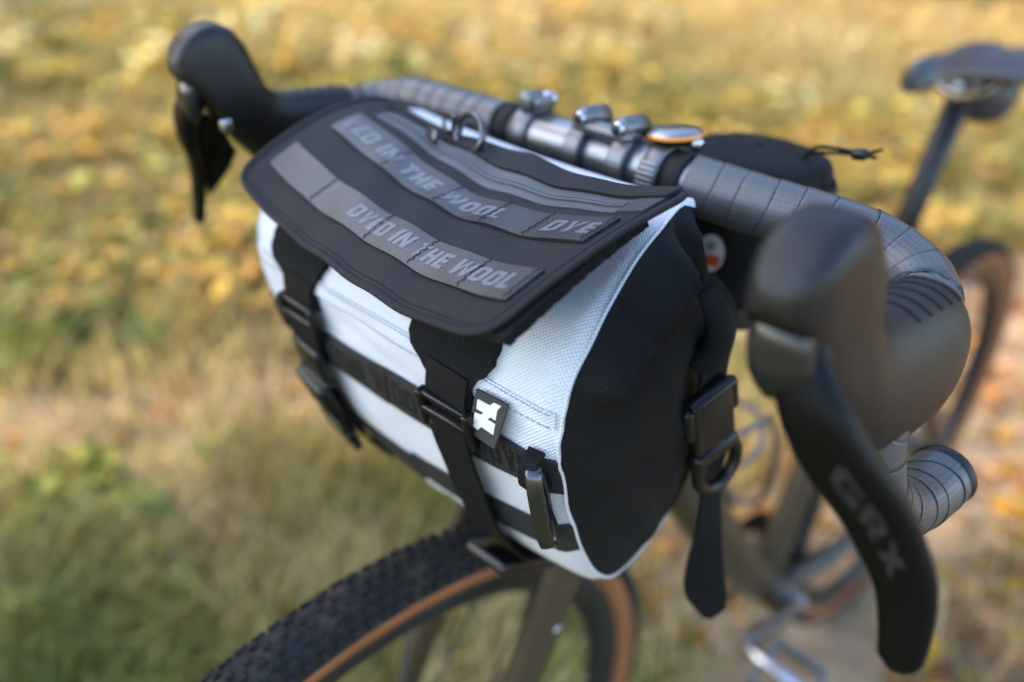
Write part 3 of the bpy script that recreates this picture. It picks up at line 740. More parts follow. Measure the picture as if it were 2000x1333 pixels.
for sx in (-.0145, .0145):
    # raised bolt bosses at the top of the faceplate, their socket bolts facing forward
    o_ = np.array([XF+sx, BY-.006, BZ+.0225])
    P = [o_+np.array([0, -.0085, .0008]), o_+np.array([0, -.007, .0008]), o_+np.array([0, .012, 0]), o_+np.array([0, .016, -.002])]
    Geo().add(*sweep(P, [.0060, .0070, .0070, .0052], n=18)).build('bolt_boss', 'clamp', stem)
    b_ = Geo().add(*sweep([o_+np.array([0, -.0115, .0008]), o_+np.array([0, -.008, .0008])], [.0042, .0046], n=16)).build('faceplate_bolt', 'bolt', stem)
    Geo().add(*sweep([o_+np.array([0, -.0136, .0008]), o_+np.array([0, -.0116, .0008])], [.0026, .0027], n=12)).build('bolt_recess', 'bolt_dark', stem)
# --- fork, frame
def tube(g, pts, r0, r1=None, n=18, k=6):
    P = spline(pts, k); m = len(P); g.add(*sweep(P, np.linspace(r0, r1 or r0, m), n=n)); return g
g = Geo()
for s in (1, -1): 
    P = spline([(s*.030, .178, .745), (s*.0475, .166, .715), (s*.0495, .142, .655), (s*.0525, .095, .53), (s*.0545, .045, .42), (s*.055, .0, .353)], 6)
    q = np.linspace(0, 1, len(P)); g.add(*sweep(P, np.interp(q, [0, .2, 1], [.019, .0215, .0115]), np.interp(q, [0, .2, 1], [.014, .0125, .010]), n=20, ref=(0, 1, 0)))
tube(g, [(-.034, .176, .742), (0, .178, .752), (.034, .176, .742)], .022)
fork = g.build('fork', 'paint', BIKE, label='olive brown carbon fork')
for s, q in ((1, (.0495+.0128, .130, .618)), (1, (.0535+.012, .085, .505)), (-1, (.0495+.0128, .130, .618))):
    Geo().add(*placed(rbox((.003, .0075, .0075), .45, 3), np.array([q[0]*s, q[1], q[2]]), (1, 0, 0), (0, 1, 0), (0, 0, 1))).build('fork_bolt', 'bolt', fork)
BB = np.array([0, .643, .285]); SD = np.array([0, math.cos(R(73.5)), math.sin(R(73.5))]); SB = np.array([0, .643-.047*.62, .285])
g = Geo()
tube(g, [(0, .198, .762), (0, .232, .850), (0, .259, .925)], .024)                       # head tube
tube(g, [(0, .222, .815), (0, .36, .62), (0, .52, .415), tuple(BB)], .031, .029)           # down tube
tube(g, [(0, .248, .885), (0, .45, .835), (0, .715, .762)], .020, .016)                    # top tube
tube(g, [tuple(BB), tuple(SB+SD*.25+np.array([0, .008, 0])), tuple(SB+SD*.52)], .021, .0165) # seat tube
g.add(*sweep([BB+np.array([-.045, 0, 0]), BB+np.array([.045, 0, 0])], .026, n=24))
for s in (1, -1):
    tube(g, [(s*.025, .665, .295), (s*.047, .76, .312), (s*.060, .90, .335), (s*.064, 1.035, .352)], .016, .010)
    tube(g, [(s*.012, .752, .70), (s*.038, .83, .60), (s*.058, .95, .455), (s*.064, 1.035, .355)], .010, .008)
fr_ = g.build('frame', 'paint', BIKE, bar=False, label='olive brown carbon bicycle frame')
# --- seatpost and saddle
sp_top = SB+SD*.685
post = mk('seatpost', *sweep([SB+SD*.45, sp_top], .0140, n=20)[:2], 'hood', BIKE, bar=False)
clampo = sp_top+np.array([0, .006, .008])
v, f = placed(rbox((.036, .052, .016), .3, 3), clampo, (1, 0, 0), (0, 1, .03), (0, 0, 1)); mk('seat_clamp', v, f, 'clamp', post, bar=False)
for dy in (-.027, .030):
    P = [clampo+np.array([.0, dy, -.020]), clampo+np.array([0, dy, .010])]; mk('clamp_bolt', *sweep(P, [.0052, .0052], n=12)[:2], 'bolt', post, bar=False)
rows = []
NT = np.array([0, .652, .985])
for q, hw_, dz, cut in ((0, .004, -.016, 0), (.008, .016, -.007, 0), (.03, .0195, -.001, 0), (.07, .021, 0, .0), (.11, .025, -.001, .003), (.15, .035, -.002, .006), (.19, .053, -.002, .007), (.225, .068, 0, .006), (.25, .073, .003, .004), (.268, .066, .002, .002), (.275, .045, -.006, 0)):
    row = []
    for k in range(17):
        u = -1+k/8; z = .985+dz-.022*abs(u)**3.2-cut*math.exp(-(u/.18)**2)*2.2-(.012*max(0, abs(u)-.5) if q > .18 else 0)
        row.append((u*hw_, NT[1]+q, z))
    rows.append(row)
v = [p for r_ in rows for p in r_]; m = len(rows); f = grid_faces(m, 17)
sad = mk('saddle', v, [q[::-1] for q in f], 'saddle', BIKE, bar=False, label='black saddle with a central relief channel')
so_ = sad.modifiers.new('solid', 'SOLIDIFY'); so_.thickness = .014; so_.offset = -1; ss = sad.modifiers.new('sub', 'SUBSURF'); ss.levels = ss.render_levels = 2
for s in (1, -1):
    P = spline([(s*.008, NT[1]+.03, .962), (s*.018, NT[1]+.07, .947), (s*.0215, NT[1]+.115, .944), (s*.0215, NT[1]+.165, .945), (s*.030, NT[1]+.21, .962), (s*.040, NT[1]+.235, .972)], 6)
    mk('saddle_rail', *sweep(P, .0038, n=10)[:2], 'bolt', sad, bar=False)
v, f = lathe([(.001, -.035), (.03, -.034), (.042, -.02), (.045, 0), (.04, .018), (.02, .028), (.001, .03)], 20)
v = [(q[0]*.8, NT[1]+.235+q[1]*.95, .935+q[2]) for q in v]; mk('saddle_pack', v, f, 'saddle', sad, bar=False)
# --- wheels
WR = .353
def wheel(center, bar, near):
    c = np.array(center)
    def rings(prof, n=180):
        v = []
        for i in range(n):
            a = 2*math.pi*i/n
            for x, r_ in prof: v.append((c[0]+x, c[1]-r_*math.sin(a), c[2]+r_*math.cos(a)))
        f = grid_faces(n, len(prof), wrap=True)+[((n-1)*len(prof)+j, j, (j+1) % len(prof), (n-1)*len(prof)+(j+1) % len(prof)) for j in range(len(prof))]
        return v, [q[::-1] for q in f]
    TRr = .0205; rc = WR-.0225
    tread = [(TRr*math.sin(t), rc+TRr*math.cos(t)) for t in np.linspace(-R(84), R(84), 15)]+[(TRr*.9*math.sin(t), rc+TRr*.9*math.cos(t)) for t in np.linspace(R(84), -R(84), 9)]
    ty = mk('tyre', *rings(tread), 'tyre', BIKE, bar=bar, label='black knobbly gravel tyre with tan sidewalls, dusty from the trail')
    for s in (1, -1):
        side = [(s*TRr*math.sin(t), rc+TRr*math.cos(t)) for t in np.linspace(R(83), R(152), 9)]+[(s*(TRr-.002)*math.sin(t), rc+(TRr-.002)*math.cos(t)) for t in np.linspace(R(152), R(83), 9)]
        v, f = rings(side, 140); mk('sidewall', v, f if s > 0 else [q[::-1] for q in f], 'tan', ty, bar=bar, label='tan sidewall')
    wh = mk('wheel', *rings([(-.0135, .315), (-.0125, .3175), (.0125, .3175), (.0135, .315), (.0130, .300), (.004, .287), (-.004, .287), (-.0130, .300)], 140), 'rim', BIKE, bar=bar)
    Geo().add(*sweep([c+np.array([-.05, 0, 0]), c+np.array([-.03, 0, 0]), c+np.array([-.028, 0, 0]), c+np.array([.028, 0, 0]), c+np.array([.03, 0, 0]), c+np.array([.05, 0, 0])], [.012, .012, .022, .02, .012, .012], n=20)).build('hub', 'rim', wh, bar=bar)
    v, f = lathe([(.03, -.001), (.08, -.001), (.08, .001), (.03, .001), (.03, -.001)], 40); mk('brake_rotor', [(c[0]+.032+q[2], c[1]+q[0], c[2]+q[1]) for q in v], f, 'silver', wh, bar=bar, smooth=False)
    for i in range(24):
        a = 2*math.pi*i/24+.13; b = a+(.42 if i % 4 < 2 else -.42); s = 1 if i % 2 else -1
        p0 = c+np.array([s*.028, -.021*math.sin(b), .021*math.cos(b)]); p1 = c+np.array([0, -.292*math.sin(a), .292*math.cos(a)])
        mk('spoke', *sweep([p0, p1], .0011, n=6)[:2], 'spoke', wh, bar=bar)
    # tread knobs: one small block mesh shared by all
    kb = rbox((.0052, .0064, .0040), .22, 1)
    me = bpy.data.meshes.new('knob'); me.from_pydata([tuple(q) for q in kb[0]], [], kb[1]); me.materials.append(M['tyre'])
    NR = 190; rest = Geo()
    for i in range(NR):
        for j, th in enumerate((-66, -46, -27, -9, 9, 27, 46, 66)):
            if (i+j) % 2 and abs(th) in (27,): continue
            a = 2*math.pi*(i+(.5 if j % 2 else 0)+.12*math.sin(i*12.9+j*7.7))/NR; t = R(th)
            rad_ = np.array([0, -math.sin(a), math.cos(a)]); tan_ = np.array([0, -math.cos(a), -math.sin(a)]); ax_ = np.array([1., 0, 0])
            N_ = rad_*math.cos(t)+ax_*math.sin(t); A_ = ax_*math.cos(t)-rad_*math.sin(t)
            o_ = c+rad_*rc+N_*(TRr+.0008)
            sc = (1.25, .8, .8) if abs(th) < 10 else ((.9, .95, 1.) if abs(th) < 50 else (1.2, .75, 1.15))
            if near and ((a+.42) % (2*math.pi)) < .80 and th > -60:
                ob = bpy.data.objects.new('knob', me); link(ob, ty)
                mm = np.array([A_*sc[0], tan_*sc[1], N_*sc[2]]).T
                if bar: mm = ROT@mm; o_ = to_world(o_)
                ob.matrix_basis = Matrix(((*mm[0], o_[0]), (*mm[1], o_[1]), (*mm[2], o_[2]), (0, 0, 0, 1)))
            else:
                rest.add((np.asarray(kb[0])*sc)@np.array([A_, tan_, N_])+o_, kb[1])
    o = rest.build('tread_knobs', 'tyre', ty, bar=bar, smooth=False); o['kind'] = 'stuff'
wheel((0, 0, WR), True, True); wheel((0, 1.043, WR), False, False)
# --- crank, pedal, bottle cage
ca = R(-17)
e = np.array([.062, .643-.168*math.cos(ca), .285-.168*math.sin(ca)]); b0 = np.array([.052, .643, .285])
g = Geo().add(*sweep(spline([b0, b0*.5+e*.5+np.array([.004, 0, 0]), e], 6), np.linspace(.015, .011, 13), np.linspace(.010, .007, 13), n=16, ref=(0, .2, 1), expo=3))
g.add(*sweep([b0-np.array([.02, 0, 0]), b0+np.array([.009, 0, 0])], .018, n=20)); crank = g.build('crank_arm', 'silver', BIKE, bar=False, label='grey alloy crank arm')
g = Geo(); pc_ = e+np.array([.055, 0, 0]); g.add(*sweep([e-np.array([.002, 0, 0]), e+np.array([.10, 0, 0])], [.009, .007], n=14)); g.build('pedal_axle', 'bolt', crank, bar=False)
g = Geo()
for dy in (-.03, .03): g.add(*placed(rbox((.062, .008, .014), .3), pc_+np.array([.004, dy, dy*.35]), (1, 0, 0), (0, 1, 0), (0, 0, 1)))
for dx in (-.026, .034): g.add(*placed(rbox((.008, .066, .012), .3), pc_+np.array([dx, 0, 0]), (1, 0, 0), (0, .95, .33), (0, -.33, .95)))
g.build('pedal', 'clamp', crank, bar=False)
e2 = np.array([-.062, .643+.168*math.cos(ca), .285+.168*math.sin(ca)]); b2 = np.array([-.052, .643, .285])
Geo().add(*sweep([b2, e2], [.015, .011], [.010, .007], n=16)).build('crank_arm', 'silver', BIKE, bar=False, label='grey alloy crank arm on the chain side')
g = Geo(); v, f = lathe([(.055, -.002), (.088, -.002), (.090, 0), (.088, .002), (.055, .002), (.055, -.002)], 48)
mk('chainring', [(-.044+q[2], .643+q[0], .285+q[1]) for q in v], f, 'rim', BIKE, bar=False, smooth=False)
DT = np.array([0, .52-.36, .415-.62]); DT /= np.linalg.norm(DT); DN = np.array([0, -DT[2], DT[1]]); 
cg = np.array([0, .40, .567])+DN*.034
g = Geo()
for s in (1, -1):
    P = spline([cg-DT*.05+DN*.004, cg-DT*.07+DN*.02+np.array([s*.03, 0, 0]), cg-DT*.055+DN*.055+np.array([s*.040, 0, 0]), cg-DT*.01+DN*.075+np.array([s*.03, 0, 0]), cg+DT*.05+DN*.05+np.array([s*.036, 0, 0]), cg+DT*.09+DN*.02+np.array([s*.030, 0, 0]), cg+DT*.10+DN*.004], 8)
    g.add(*sweep(P, .0036, n=10))
P = [cg-DT*.02+DN*(.036+.038*math.sin(t))+np.array([.038*math.cos(t), 0, 0]) for t in np.linspace(0, 2*math.pi, 30, endpoint=False)]
g.add(*sweep(P, .0034, n=10, closed=True)); g.add(*placed(rbox((.022, .15, .006), .3), cg+DT*.02, (1, 0, 0), DT, DN))
cage = g.build('bottle_cage', 'cage', BIKE, bar=False, label='grey wire bottle cage on the down tube')
for k in (-.03, .035): mk('cage_bolt', *placed(rbox((.010, .010, .006), .45, 3), cg+DT*k+DN*.005, (1, 0, 0), DT, DN), 'bolt', cage, bar=False)
# --- cables dropping from the bar behind the bag
for s in (1, -1):
    P = spline([(s*.055, BY+.010, BZ-.014), (s*.050, BY-.004, BZ-.05), (s*.03, BY-.002, BZ-.12), (s*.012, .19, .79)], 8)
    Geo().add(*sweep(P, .0027, n=10)).build('brake_hose', 'lever', BIKE)
# ================================================================== small things clamped to the bar
ml = thing('mount_clamp', tuple(to_world((-.050, BY, BZ-.018))), 'small black hinged clamp on the bare bar beside the stem', 'clamp')
def band(g, x0, x1, r0, r1, n=36):
    v = []
    ring = ((r0, x0), (r1-.0006, x0), (r1, x0+.001), (r1, x1-.001), (r1-.0006, x1), (r0, x1))
    for k in range(n):
        th = 2*math.pi*k/n
        for rr, xx in ring: v.append((xx, BY+rr*math.cos(th), BZ+rr*math.sin(th)))
    m = len(ring); g.add(v, grid_faces(n, m, wrap=True)+[((n-1)*m+j, j, (j+1) % m, (n-1)*m+(j+1) % m) for j in range(m)]); return g
band(Geo(), -.057, -.043, .0161, .0190).build('clamp_band', 'clamp', ml)
Geo().add(*placed(rbox((.013, .017, .012), .3, 3), (-.0505, BY-.004, BZ+.0225), (1, 0, 0), (0, 1, 0), (0, 0, 1))).build('clamp_hinge', 'clamp', ml)
Geo().add(*sweep([(-.052, BY+.0045, BZ+.0245), (-.038, BY+.0045, BZ+.0245)], [.0042, .0042], n=14)).build('clamp_bolt', 'bolt', ml)
Geo().add(*placed(rbox((.006, .014, .010), .3, 3), (-.0405, BY-.003, BZ+.0215), (1, 0, 0), (0, 1, .2), (0, -.2, 1))).build('clamp_jaw', 'clamp', ml)
bl = thing('bicycle_bell', tuple(to_world((.056, BY, BZ-.018))), 'flat grey bell with orange rim strapped to the bare bar', 'bell')
band(Geo(), .0485, .0605, .0161, .0186).build('bell_strap', 'clamp', bl)
g = Geo()
for k in range(7):
    th = R(150+9*k); g.add(*placed(rbox((.012, .0022, .002), .3), (.0545, BY+.0192*math.cos(th), BZ+.0192*math.sin(th)), (1, 0, 0), (0, -math.sin(th), math.cos(th)), (0, math.cos(th), math.sin(th))))
g.build('strap_teeth', 'silver', bl)
def bell_pt(q): 
    X_ = np.array([.96, 0, .10]); Y_ = np.array([0, 1, .06]); Z_ = np.array([-.10, -.06, 1.]); return np.array([.0545, BY+.007, BZ+.0185])+(X_*q[0]+Y_*q[1]+Z_*q[2])*.74
v, f = lathe([(.001, 0), (.017, 0), (.0185, .002), (.0175, .004)], 32); mk('bell_base', [bell_pt(q) for q in v], f, 'lever', bl)
v, f = lathe([(.0175, .0035), (.0215, .0045), (.0222, .0062), (.0215, .0075)], 36); mk('bell_rim', [bell_pt(q) for q in v], f, 'orange', bl)
v, f = lathe([(.0215, .0074), (.0195, .0095), (.014, .0112), (.007, .0119), (.0005, .012)], 36); mk('bell_dome', [bell_pt(q) for q in v], f, 'dome', bl)
Geo().add(*sweep([(.0645, BY+.008, BZ+.0225), (.0705, BY+.007, BZ+.0195)], [.0036, .0042], n=12)).build('bell_striker', 'bolt', bl)
# ================================================================== stem bag with drawcord behind the bar
sbag = thing('stem_bag', tuple(to_world((.066, .275, .83))), 'black cylindrical stem bag with drawcord and round sticker behind the bar', 'bag')
cx, cy = .066, .272
prof = [(.002, .850), (.040, .851), (.0475, .856), (.0495, .875), (.0505, .905), (.0500, .935), (.0485, .950), (.044, .9585), (.030, .962), (.002, .963)]
pp = spline(prof, 4); n = 40; v = []; uv = []
for r_, z_ in pp:
    for k in range(n):
        th = 2*math.pi*k/n; w_ = 1+.02*math.sin(th*3+z_*60)+.012*math.sin(th*7-z_*90)
        v.append((cx+r_*w_*math.cos(th), cy+r_*w_*math.sin(th), z_)); uv.append((th*.05, z_))
body_b = mk('bag_body', v, grid_faces(len(pp), n, wrap=True), 'black_cloth', sbag, uv=uv)
v, f = lathe([(.002, .848), (.041, .849), (.0492, .855), (.0505, .866), (.0498, .868)], 40); mk('bag_base', [(cx+q[0], cy+q[1], q[2]) for q in v], f, 'bag_base', sbag)
v, f = lathe([(.0515, .938), (.053, .9425), (.0515, .947), (.049, .9425), (.0515, .938)], 40); mk('bag_rim', [(cx+q[0], cy+q[1], q[2]) for q in v], f, 'binding', sbag)
for k_, dz in ((0, 0), (1, .003)):
    P = spline([(cx+.030, cy-.005, .960), (cx+.036, cy+.0, .966+dz), (cx+.045, cy+.003, .968+dz), (cx+.056, cy+.004, .970+dz*.5), (cx+.061, cy+.004, .971)], 5)
    Geo().add(*sweep(P, .0012, n=8)).build('drawcord', 'strap', sbag)
Geo().add(*placed(rbox((.010, .007, .007), .4, 3), (cx+.062, cy+.004, .971), (1, 0, .15), (0, 1, 0), (-.15, 0, 1))).build('cord_lock', 'plastic', sbag)
for a_ in (.25, -.35): Geo().add(*sweep([(cx+.064, cy+.004, .971), (cx+.073, cy+.004+a_*.012, .9745+a_*.006)], [.0013, .0010], n=7)).build('cord_end', 'strap', sbag)
def cyl(a, z, h): return np.array([cx+(.0508+h)*math.cos(a), cy+(.0508+h)*math.sin(a), z])
def ell(fn, a0, z0, ra, rz, h, mat, name, par, zlo=-1, zhi=1):
    v = [fn(a0, z0+rz*(zlo+zhi)/2, h)]; 
    for k in range(40):
        t = 2*math.pi*k/40; v.append(fn(a0+ra*math.cos(t)*(1 if zlo == -1 else .93), z0+rz*max(zlo, min(zhi, math.sin(t))), h))
    return mk(name, v, [(0, k+1, (k+1) % 40+1) for k in range(40)], mat, par)
A0 = R(-80)
stk = ell(cyl, A0, .9035, .17, .0125, .0022, 'sticker', 'sticker', sbag)
ell(cyl, A0, .9035, .15, .0125, .0026, 'sticker_red', 'sticker_band', stk, -.62, -.05)
P = [cyl(A0+.035*math.cos(t), .9085+.0022*math.sin(t), .0027) for t in np.linspace(0, 2*math.pi, 16, endpoint=False)]; Geo().add(*sweep(P, .0004, n=6, closed=True)).build('sticker_emblem', 'tape_edge', stk)
# ================================================================== ground and vegetation
def vnoise(x, y, sc, seed=0):
    r_ = np.random.default_rng(seed); T = r_.random((256, 256)); x = np.asarray(x)/sc+31.7; y = np.asarray(y)/sc+17.3
    xi = np.floor(x).astype(int); yi = np.floor(y).astype(int); fx = x-xi; fy = y-yi; fx = fx*fx*(3-2*fx); fy = fy*fy*(3-2*fy)
    g = lambda a, b: T[a % 256, b % 256]
    return (g(xi, yi)*(1-fx)+g(xi+1, yi)*fx)*(1-fy)+(g(xi, yi+1)*(1-fx)+g(xi+1, yi+1)*fx)*fy
def trail(x, y):                # worn, dry track running beside the bicycle
    c = -1.52+.36*y+.12*np.sin(y*.9)
    return np.exp(-((x-c)/.26)**2)
def litter(x, y):               # bare earth with fallen leaves behind the bicycle
    return sstep(-.75, -.1, x+.12*np.sin(y*3))*sstep(.2, .8, y+.3*x)*(1-sstep(3., 5., y))
def height(x, y):
    d = np.hypot(x, y-.4)
    return (vnoise(x, y, .5, 3)-.5)*.05*sstep(.4, 1.2, d)*(1-.6*trail(x, y))+(vnoise(x, y, 6, 4)-.5)*.3*sstep(5, 14, d)
gx = np.r_[-400, -200, -100, -50, -30, np.linspace(-20, -4, 33), np.linspace(-3.9, 3, 116), np.linspace(3.3, 12, 20), 20, 40, 100, 200, 400]
gy = np.r_[-400, -200, -100, -40, -15, np.linspace(-8, -1.2, 18), np.linspace(-1.1, 5, 103), np.linspace(5.4, 30, 50), 40, 60, 100, 200, 400]
X, Y = np.meshgrid(gx, gy, indexing='ij'); Z = height(X, Y); Z[np.hypot(X, Y) > 35] = 0
v = np.stack([X, Y, Z-.004], -1).reshape(-1, 3)
gm = principled('dry_trail_earth', (.2, .15, .09), .95, spec=.1); t = gm.node_tree; b = t.nodes['Principled BSDF']; tc = nd(t, 'ShaderNodeTexCoord')
at = nd(t, 'ShaderNodeAttribute'); at.attribute_name = 'cover'
n1 = nd(t, 'ShaderNodeTexNoise'); n1.inputs['Scale'].default_value = 7; n1.inputs['Detail'].default_value = 8; n1.inputs['Roughness'].default_value = .65
t.links.new(tc.outputs['Object'], n1.inputs['Vector'])
rp = nd(t, 'ShaderNodeValToRGB'); t.links.new(n1.outputs['Fac'], rp.inputs[0])
cr = rp.color_ramp; cr.elements[0].position = .32; cr.elements[0].color = (.16, .10, .062, 1); cr.elements[1].position = .7; cr.elements[1].color = (.44, .32, .20, 1)
e_ = cr.elements.new(.5); e_.color = (.31, .21, .125, 1)
rp2 = nd(t, 'ShaderNodeValToRGB'); t.links.new(n1.outputs['Fac'], rp2.inputs[0]); cr = rp2.color_ramp
cr.elements[0].position = .3; cr.elements[0].color = (.06, .055, .018, 1); cr.elements[1].position = .7; cr.elements[1].color = (.26, .20, .06, 1)
mx = nd(t, 'ShaderNodeMix', data_type='RGBA'); t.links.new(at.outputs['Fac'], mx.inputs[0]); t.links.new(rp.outputs[0], mx.inputs[6]); t.links.new(rp2.outputs[0], mx.inputs[7]); t.links.new(mx.outputs[2], b.inputs['Base Color'])
bp = nd(t, 'ShaderNodeBump'); bp.inputs['Distance'].default_value = .02; t.links.new(n1.outputs['Fac'], bp.inputs['Height']); t.links.new(bp.outputs[0], b.inputs['Normal'])
gr = mk('ground', v, grid_faces(len(gx), len(gy)), gm, None, bar=False); gr['kind'] = 'structure'
bare = np.clip(np.maximum(trail(X, Y), litter(X, Y)), 0, 1)
ca_ = gr.data.attributes.new('cover', 'FLOAT', 'POINT'); ca_.data.foreach_set('value', (1-bare).astype('f').ravel())
def leaf_material(name, trans=.45):
    m = bpy.data.materials.new(name); m.use_nodes = True; t = m.node_tree; b = t.nodes['Principled BSDF']
    a = nd(t, 'ShaderNodeAttribute'); a.attribute_name = 'tint'
    b.inputs['Roughness'].default_value = .6; b.inputs['Specular IOR Level'].default_value = .3
    t.links.new(a.outputs['Color'], b.inputs['Base Color'])
    tr = nd(t, 'ShaderNodeBsdfTranslucent'); t.links.new(a.outputs['Color'], tr.inputs[0])
    ms = nd(t, 'ShaderNodeMixShader'); ms.inputs[0].default_value = trans
    t.links.new(b.outputs[0], ms.inputs[1]); t.links.new(tr.outputs[0], ms.inputs[2]); t.links.new(ms.outputs[0], t.nodes['Material Output'].inputs[0]); return m
LEAF = leaf_material('thin_leaf', .5)
def stuff_mesh(name, V, F, tint, label, cat):
    """V (n, k, 3) strips of k points forming (k/2 - 1) quads each, tint (n, 3)"""
    n, k, _ = V.shape; me = bpy.data.meshes.new(name); nq = k//2-1
    base = (np.arange(n)*k)[:, None, None]; q = np.array([[2*i, 2*i+1, 2*i+3, 2*i+2] for i in range(nq)])[None]
    idx = (base+q).reshape(-1)
    me.vertices.add(n*k); me.vertices.foreach_set('co', V.astype('f').ravel())
    me.loops.add(len(idx)); me.loops.foreach_set('vertex_index', idx.astype('i'))
    me.polygons.add(n*nq); me.polygons.foreach_set('loop_start', np.arange(0, len(idx), 4, dtype='i')); me.polygons.foreach_set('loop_total', np.full(n*nq, 4, 'i'))
    me.update(calc_edges=True)
    a = me.attributes.new('tint', 'FLOAT_COLOR', 'POINT'); a.data.foreach_set('color', np.repeat(np.c_[tint, np.ones(n)], k, 0).astype('f').ravel())
    me.materials.append(LEAF); o = bpy.data.objects.new(name, me); col.objects.link(o)
    o['kind'] = 'stuff'; o['label'] = label; o['category'] = cat; return o
VD = np.array([-.723, .690]); VR = np.array([.690, .723]); FOOT = np.array([.32, -.18])
def fan(n, d0, d1, power, side=1.15):
    """points on the ground spread out in front of the viewer, wider than the view"""
    d = d0*(d1/d0)**(rng.random(n)**power); s = (rng.random(n)*2-1)*side*(d+.8)
    p = FOOT+VD*d[:, None]+VR*s[:, None]; return p[:, 0], p[:, 1], d
def clear(x, y, r_=.06): return (np.abs(x) > r_) | (y < -.45) | (y > 1.45)
def pick(pal, x, y, sc, seed, jit=.25):
    pal = np.array(pal); q = vnoise(x, y, sc, seed)*.6+vnoise(x, y, sc*.3, seed+1)*.4+rng.normal(0, .09, len(x))
    q = np.clip((q-.22)/.56, 0, .9999)*(len(pal)-1); i = q.astype(int); f_ = (q-i)[:, None]
    c = pal[i]*(1-f_)+pal[np.minimum(i+1, len(pal)-1)]*f_; return np.clip(c*1.45*(1+rng.normal(0, jit, (len(x), 1))), .003, .8)
# --- grass blades
x, y, d = fan(150000, .35, 24, .85)
dens = 1-.80*trail(x, y)-.92*litter(x, y); dens *= .35+.9*(vnoise(x, y, .45, 11) > .35)
k = (rng.random(len(x)) < dens) & clear(x, y); x, y, d = x[k], y[k], d[k]; n = len(x)
h = (.05+.10*rng.random(n)**1.5+.14*sstep(2.0, 5, d)*rng.random(n))*(.6+.8*vnoise(x, y, .6, 12)); w_ = .0022+.0009*d
az = rng.random(n)*2*math.pi; ln = h*(.3+.7*rng.random(n)); az2 = az+1.57
z = height(x, y)
dx, dy = np.cos(az), np.sin(az); ex, ey = -np.sin(az), np.cos(az)
V = np.zeros((n, 6, 3))
for i, (t_, ww) in enumerate(((0, 1.), (.55, .8), (1., .15))):
    for s, sg in ((0, -1), (1, 1)):
        V[:, 2*i+s, 0] = x+dx*ln*t_**2+ex*w_*ww*sg; V[:, 2*i+s, 1] = y+dy*ln*t_**2+ey*w_*ww*sg; V[:, 2*i+s, 2] = z-.006+h*t_
c = pick([(.12, .135, .034), (.18, .175, .045), (.27, .225, .07), (.38, .29, .13), (.46, .36, .20), (.25, .215, .06), (.15, .17, .042)], x, y, .7, 21)
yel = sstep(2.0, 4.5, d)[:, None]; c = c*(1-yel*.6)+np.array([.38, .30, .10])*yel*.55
far_glow = sstep(4.5, 10, d)[:, None]; c = c*(1-far_glow*.7)+np.array([.74, .57, .28])*far_glow*.7  # distant blades paled: sunlit glow painted into their colour
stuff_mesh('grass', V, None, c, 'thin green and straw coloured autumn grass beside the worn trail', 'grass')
# --- low broad-leaved weeds (clumps of small leaves)
def leaves(name, nclump, per, d0, d1, power, hmax, spread, size, pal, sc, seed, label, cat, keep, tall=None):
    cx_, cy_, cd = fan(nclump, d0, d1, power); k = keep(cx_, cy_, cd) & clear(cx_, cy_, .12); cx_, cy_, cd = cx_[k], cy_[k], cd[k]
    m = len(cx_); hm = hmax*(.4+.6*rng.random(m))*(1 if tall is None else tall(cx_, cy_, cd)); sp = spread*(.5+rng.random(m))*(1+.06*cd)
    i = np.repeat(np.arange(m), per); n = len(i)
    a = rng.random(n)*2*math.pi; r_ = np.sqrt(rng.random(n))*sp[i]; zz = rng.random(n)**.8
    x = cx_[i]+np.cos(a)*r_*(1-.3*zz); y = cy_[i]+np.sin(a)*r_*(1-.3*zz); z = height(x, y)+hm[i]*zz+.004
    ok = clear(x, y, .055); x, y, z, i = x[ok], y[ok], z[ok], i[ok]; n = len(x)
    s = size*(.5+rng.random(n))*(1+.10*cd[i]); az = rng.random(n)*6.283; tilt = rng.normal(.35, .5, n)
    L = np.stack([np.cos(az)*np.cos(tilt), np.sin(az)*np.cos(tilt), np.sin(tilt)], -1); Wd = np.stack([-np.sin(az), np.cos(az), rng.normal(0, .35, n)], -1)
    P = np.stack([x, y, z], -1); V = np.zeros((n, 8, 3))
    for q, (t_, ww) in enumerate(((0, .12), (.35, .42), (.7, .34), (1., .04))):
        for sdx, sg in ((0, -1), (1, 1)): V[:, 2*q+sdx] = P+L*(s*(t_-.5))[:, None]+Wd*(s*ww*sg)[:, None]+np.array([0, 0, -1])*(s*.3*(t_-.35)**2)[:, None]
    V[:, :, 2] = np.maximum(V[:, :, 2], height(V[:, :, 0], V[:, :, 1])+.002)
    c = pick(pal, cx_[i]+rng.normal(0, .03, n), cy_[i], sc, seed, .3)
    far_glow = sstep(5, 11, cd[i])[:, None]; c = c*(1-far_glow*.6)+np.array([.72, .53, .22])*far_glow*.6  # bright far glow put into the leaf colour, stronger with distance
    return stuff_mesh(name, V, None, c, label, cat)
leaves('weeds', 900, 34, .45, 3.2, 1.0, .11, .07, .030, [(.06, .11, .028), (.10, .16, .035), (.15, .19, .040), (.26, .23, .04), (.10, .14, .04)], .5, 31,
       'low green broad-leaved weeds growing between trail and bicycle', 'weeds', lambda x, y, d: (trail(x, y) < .35) & (litter(x, y) < .5) & (vnoise(x, y, .5, 33) > .40))
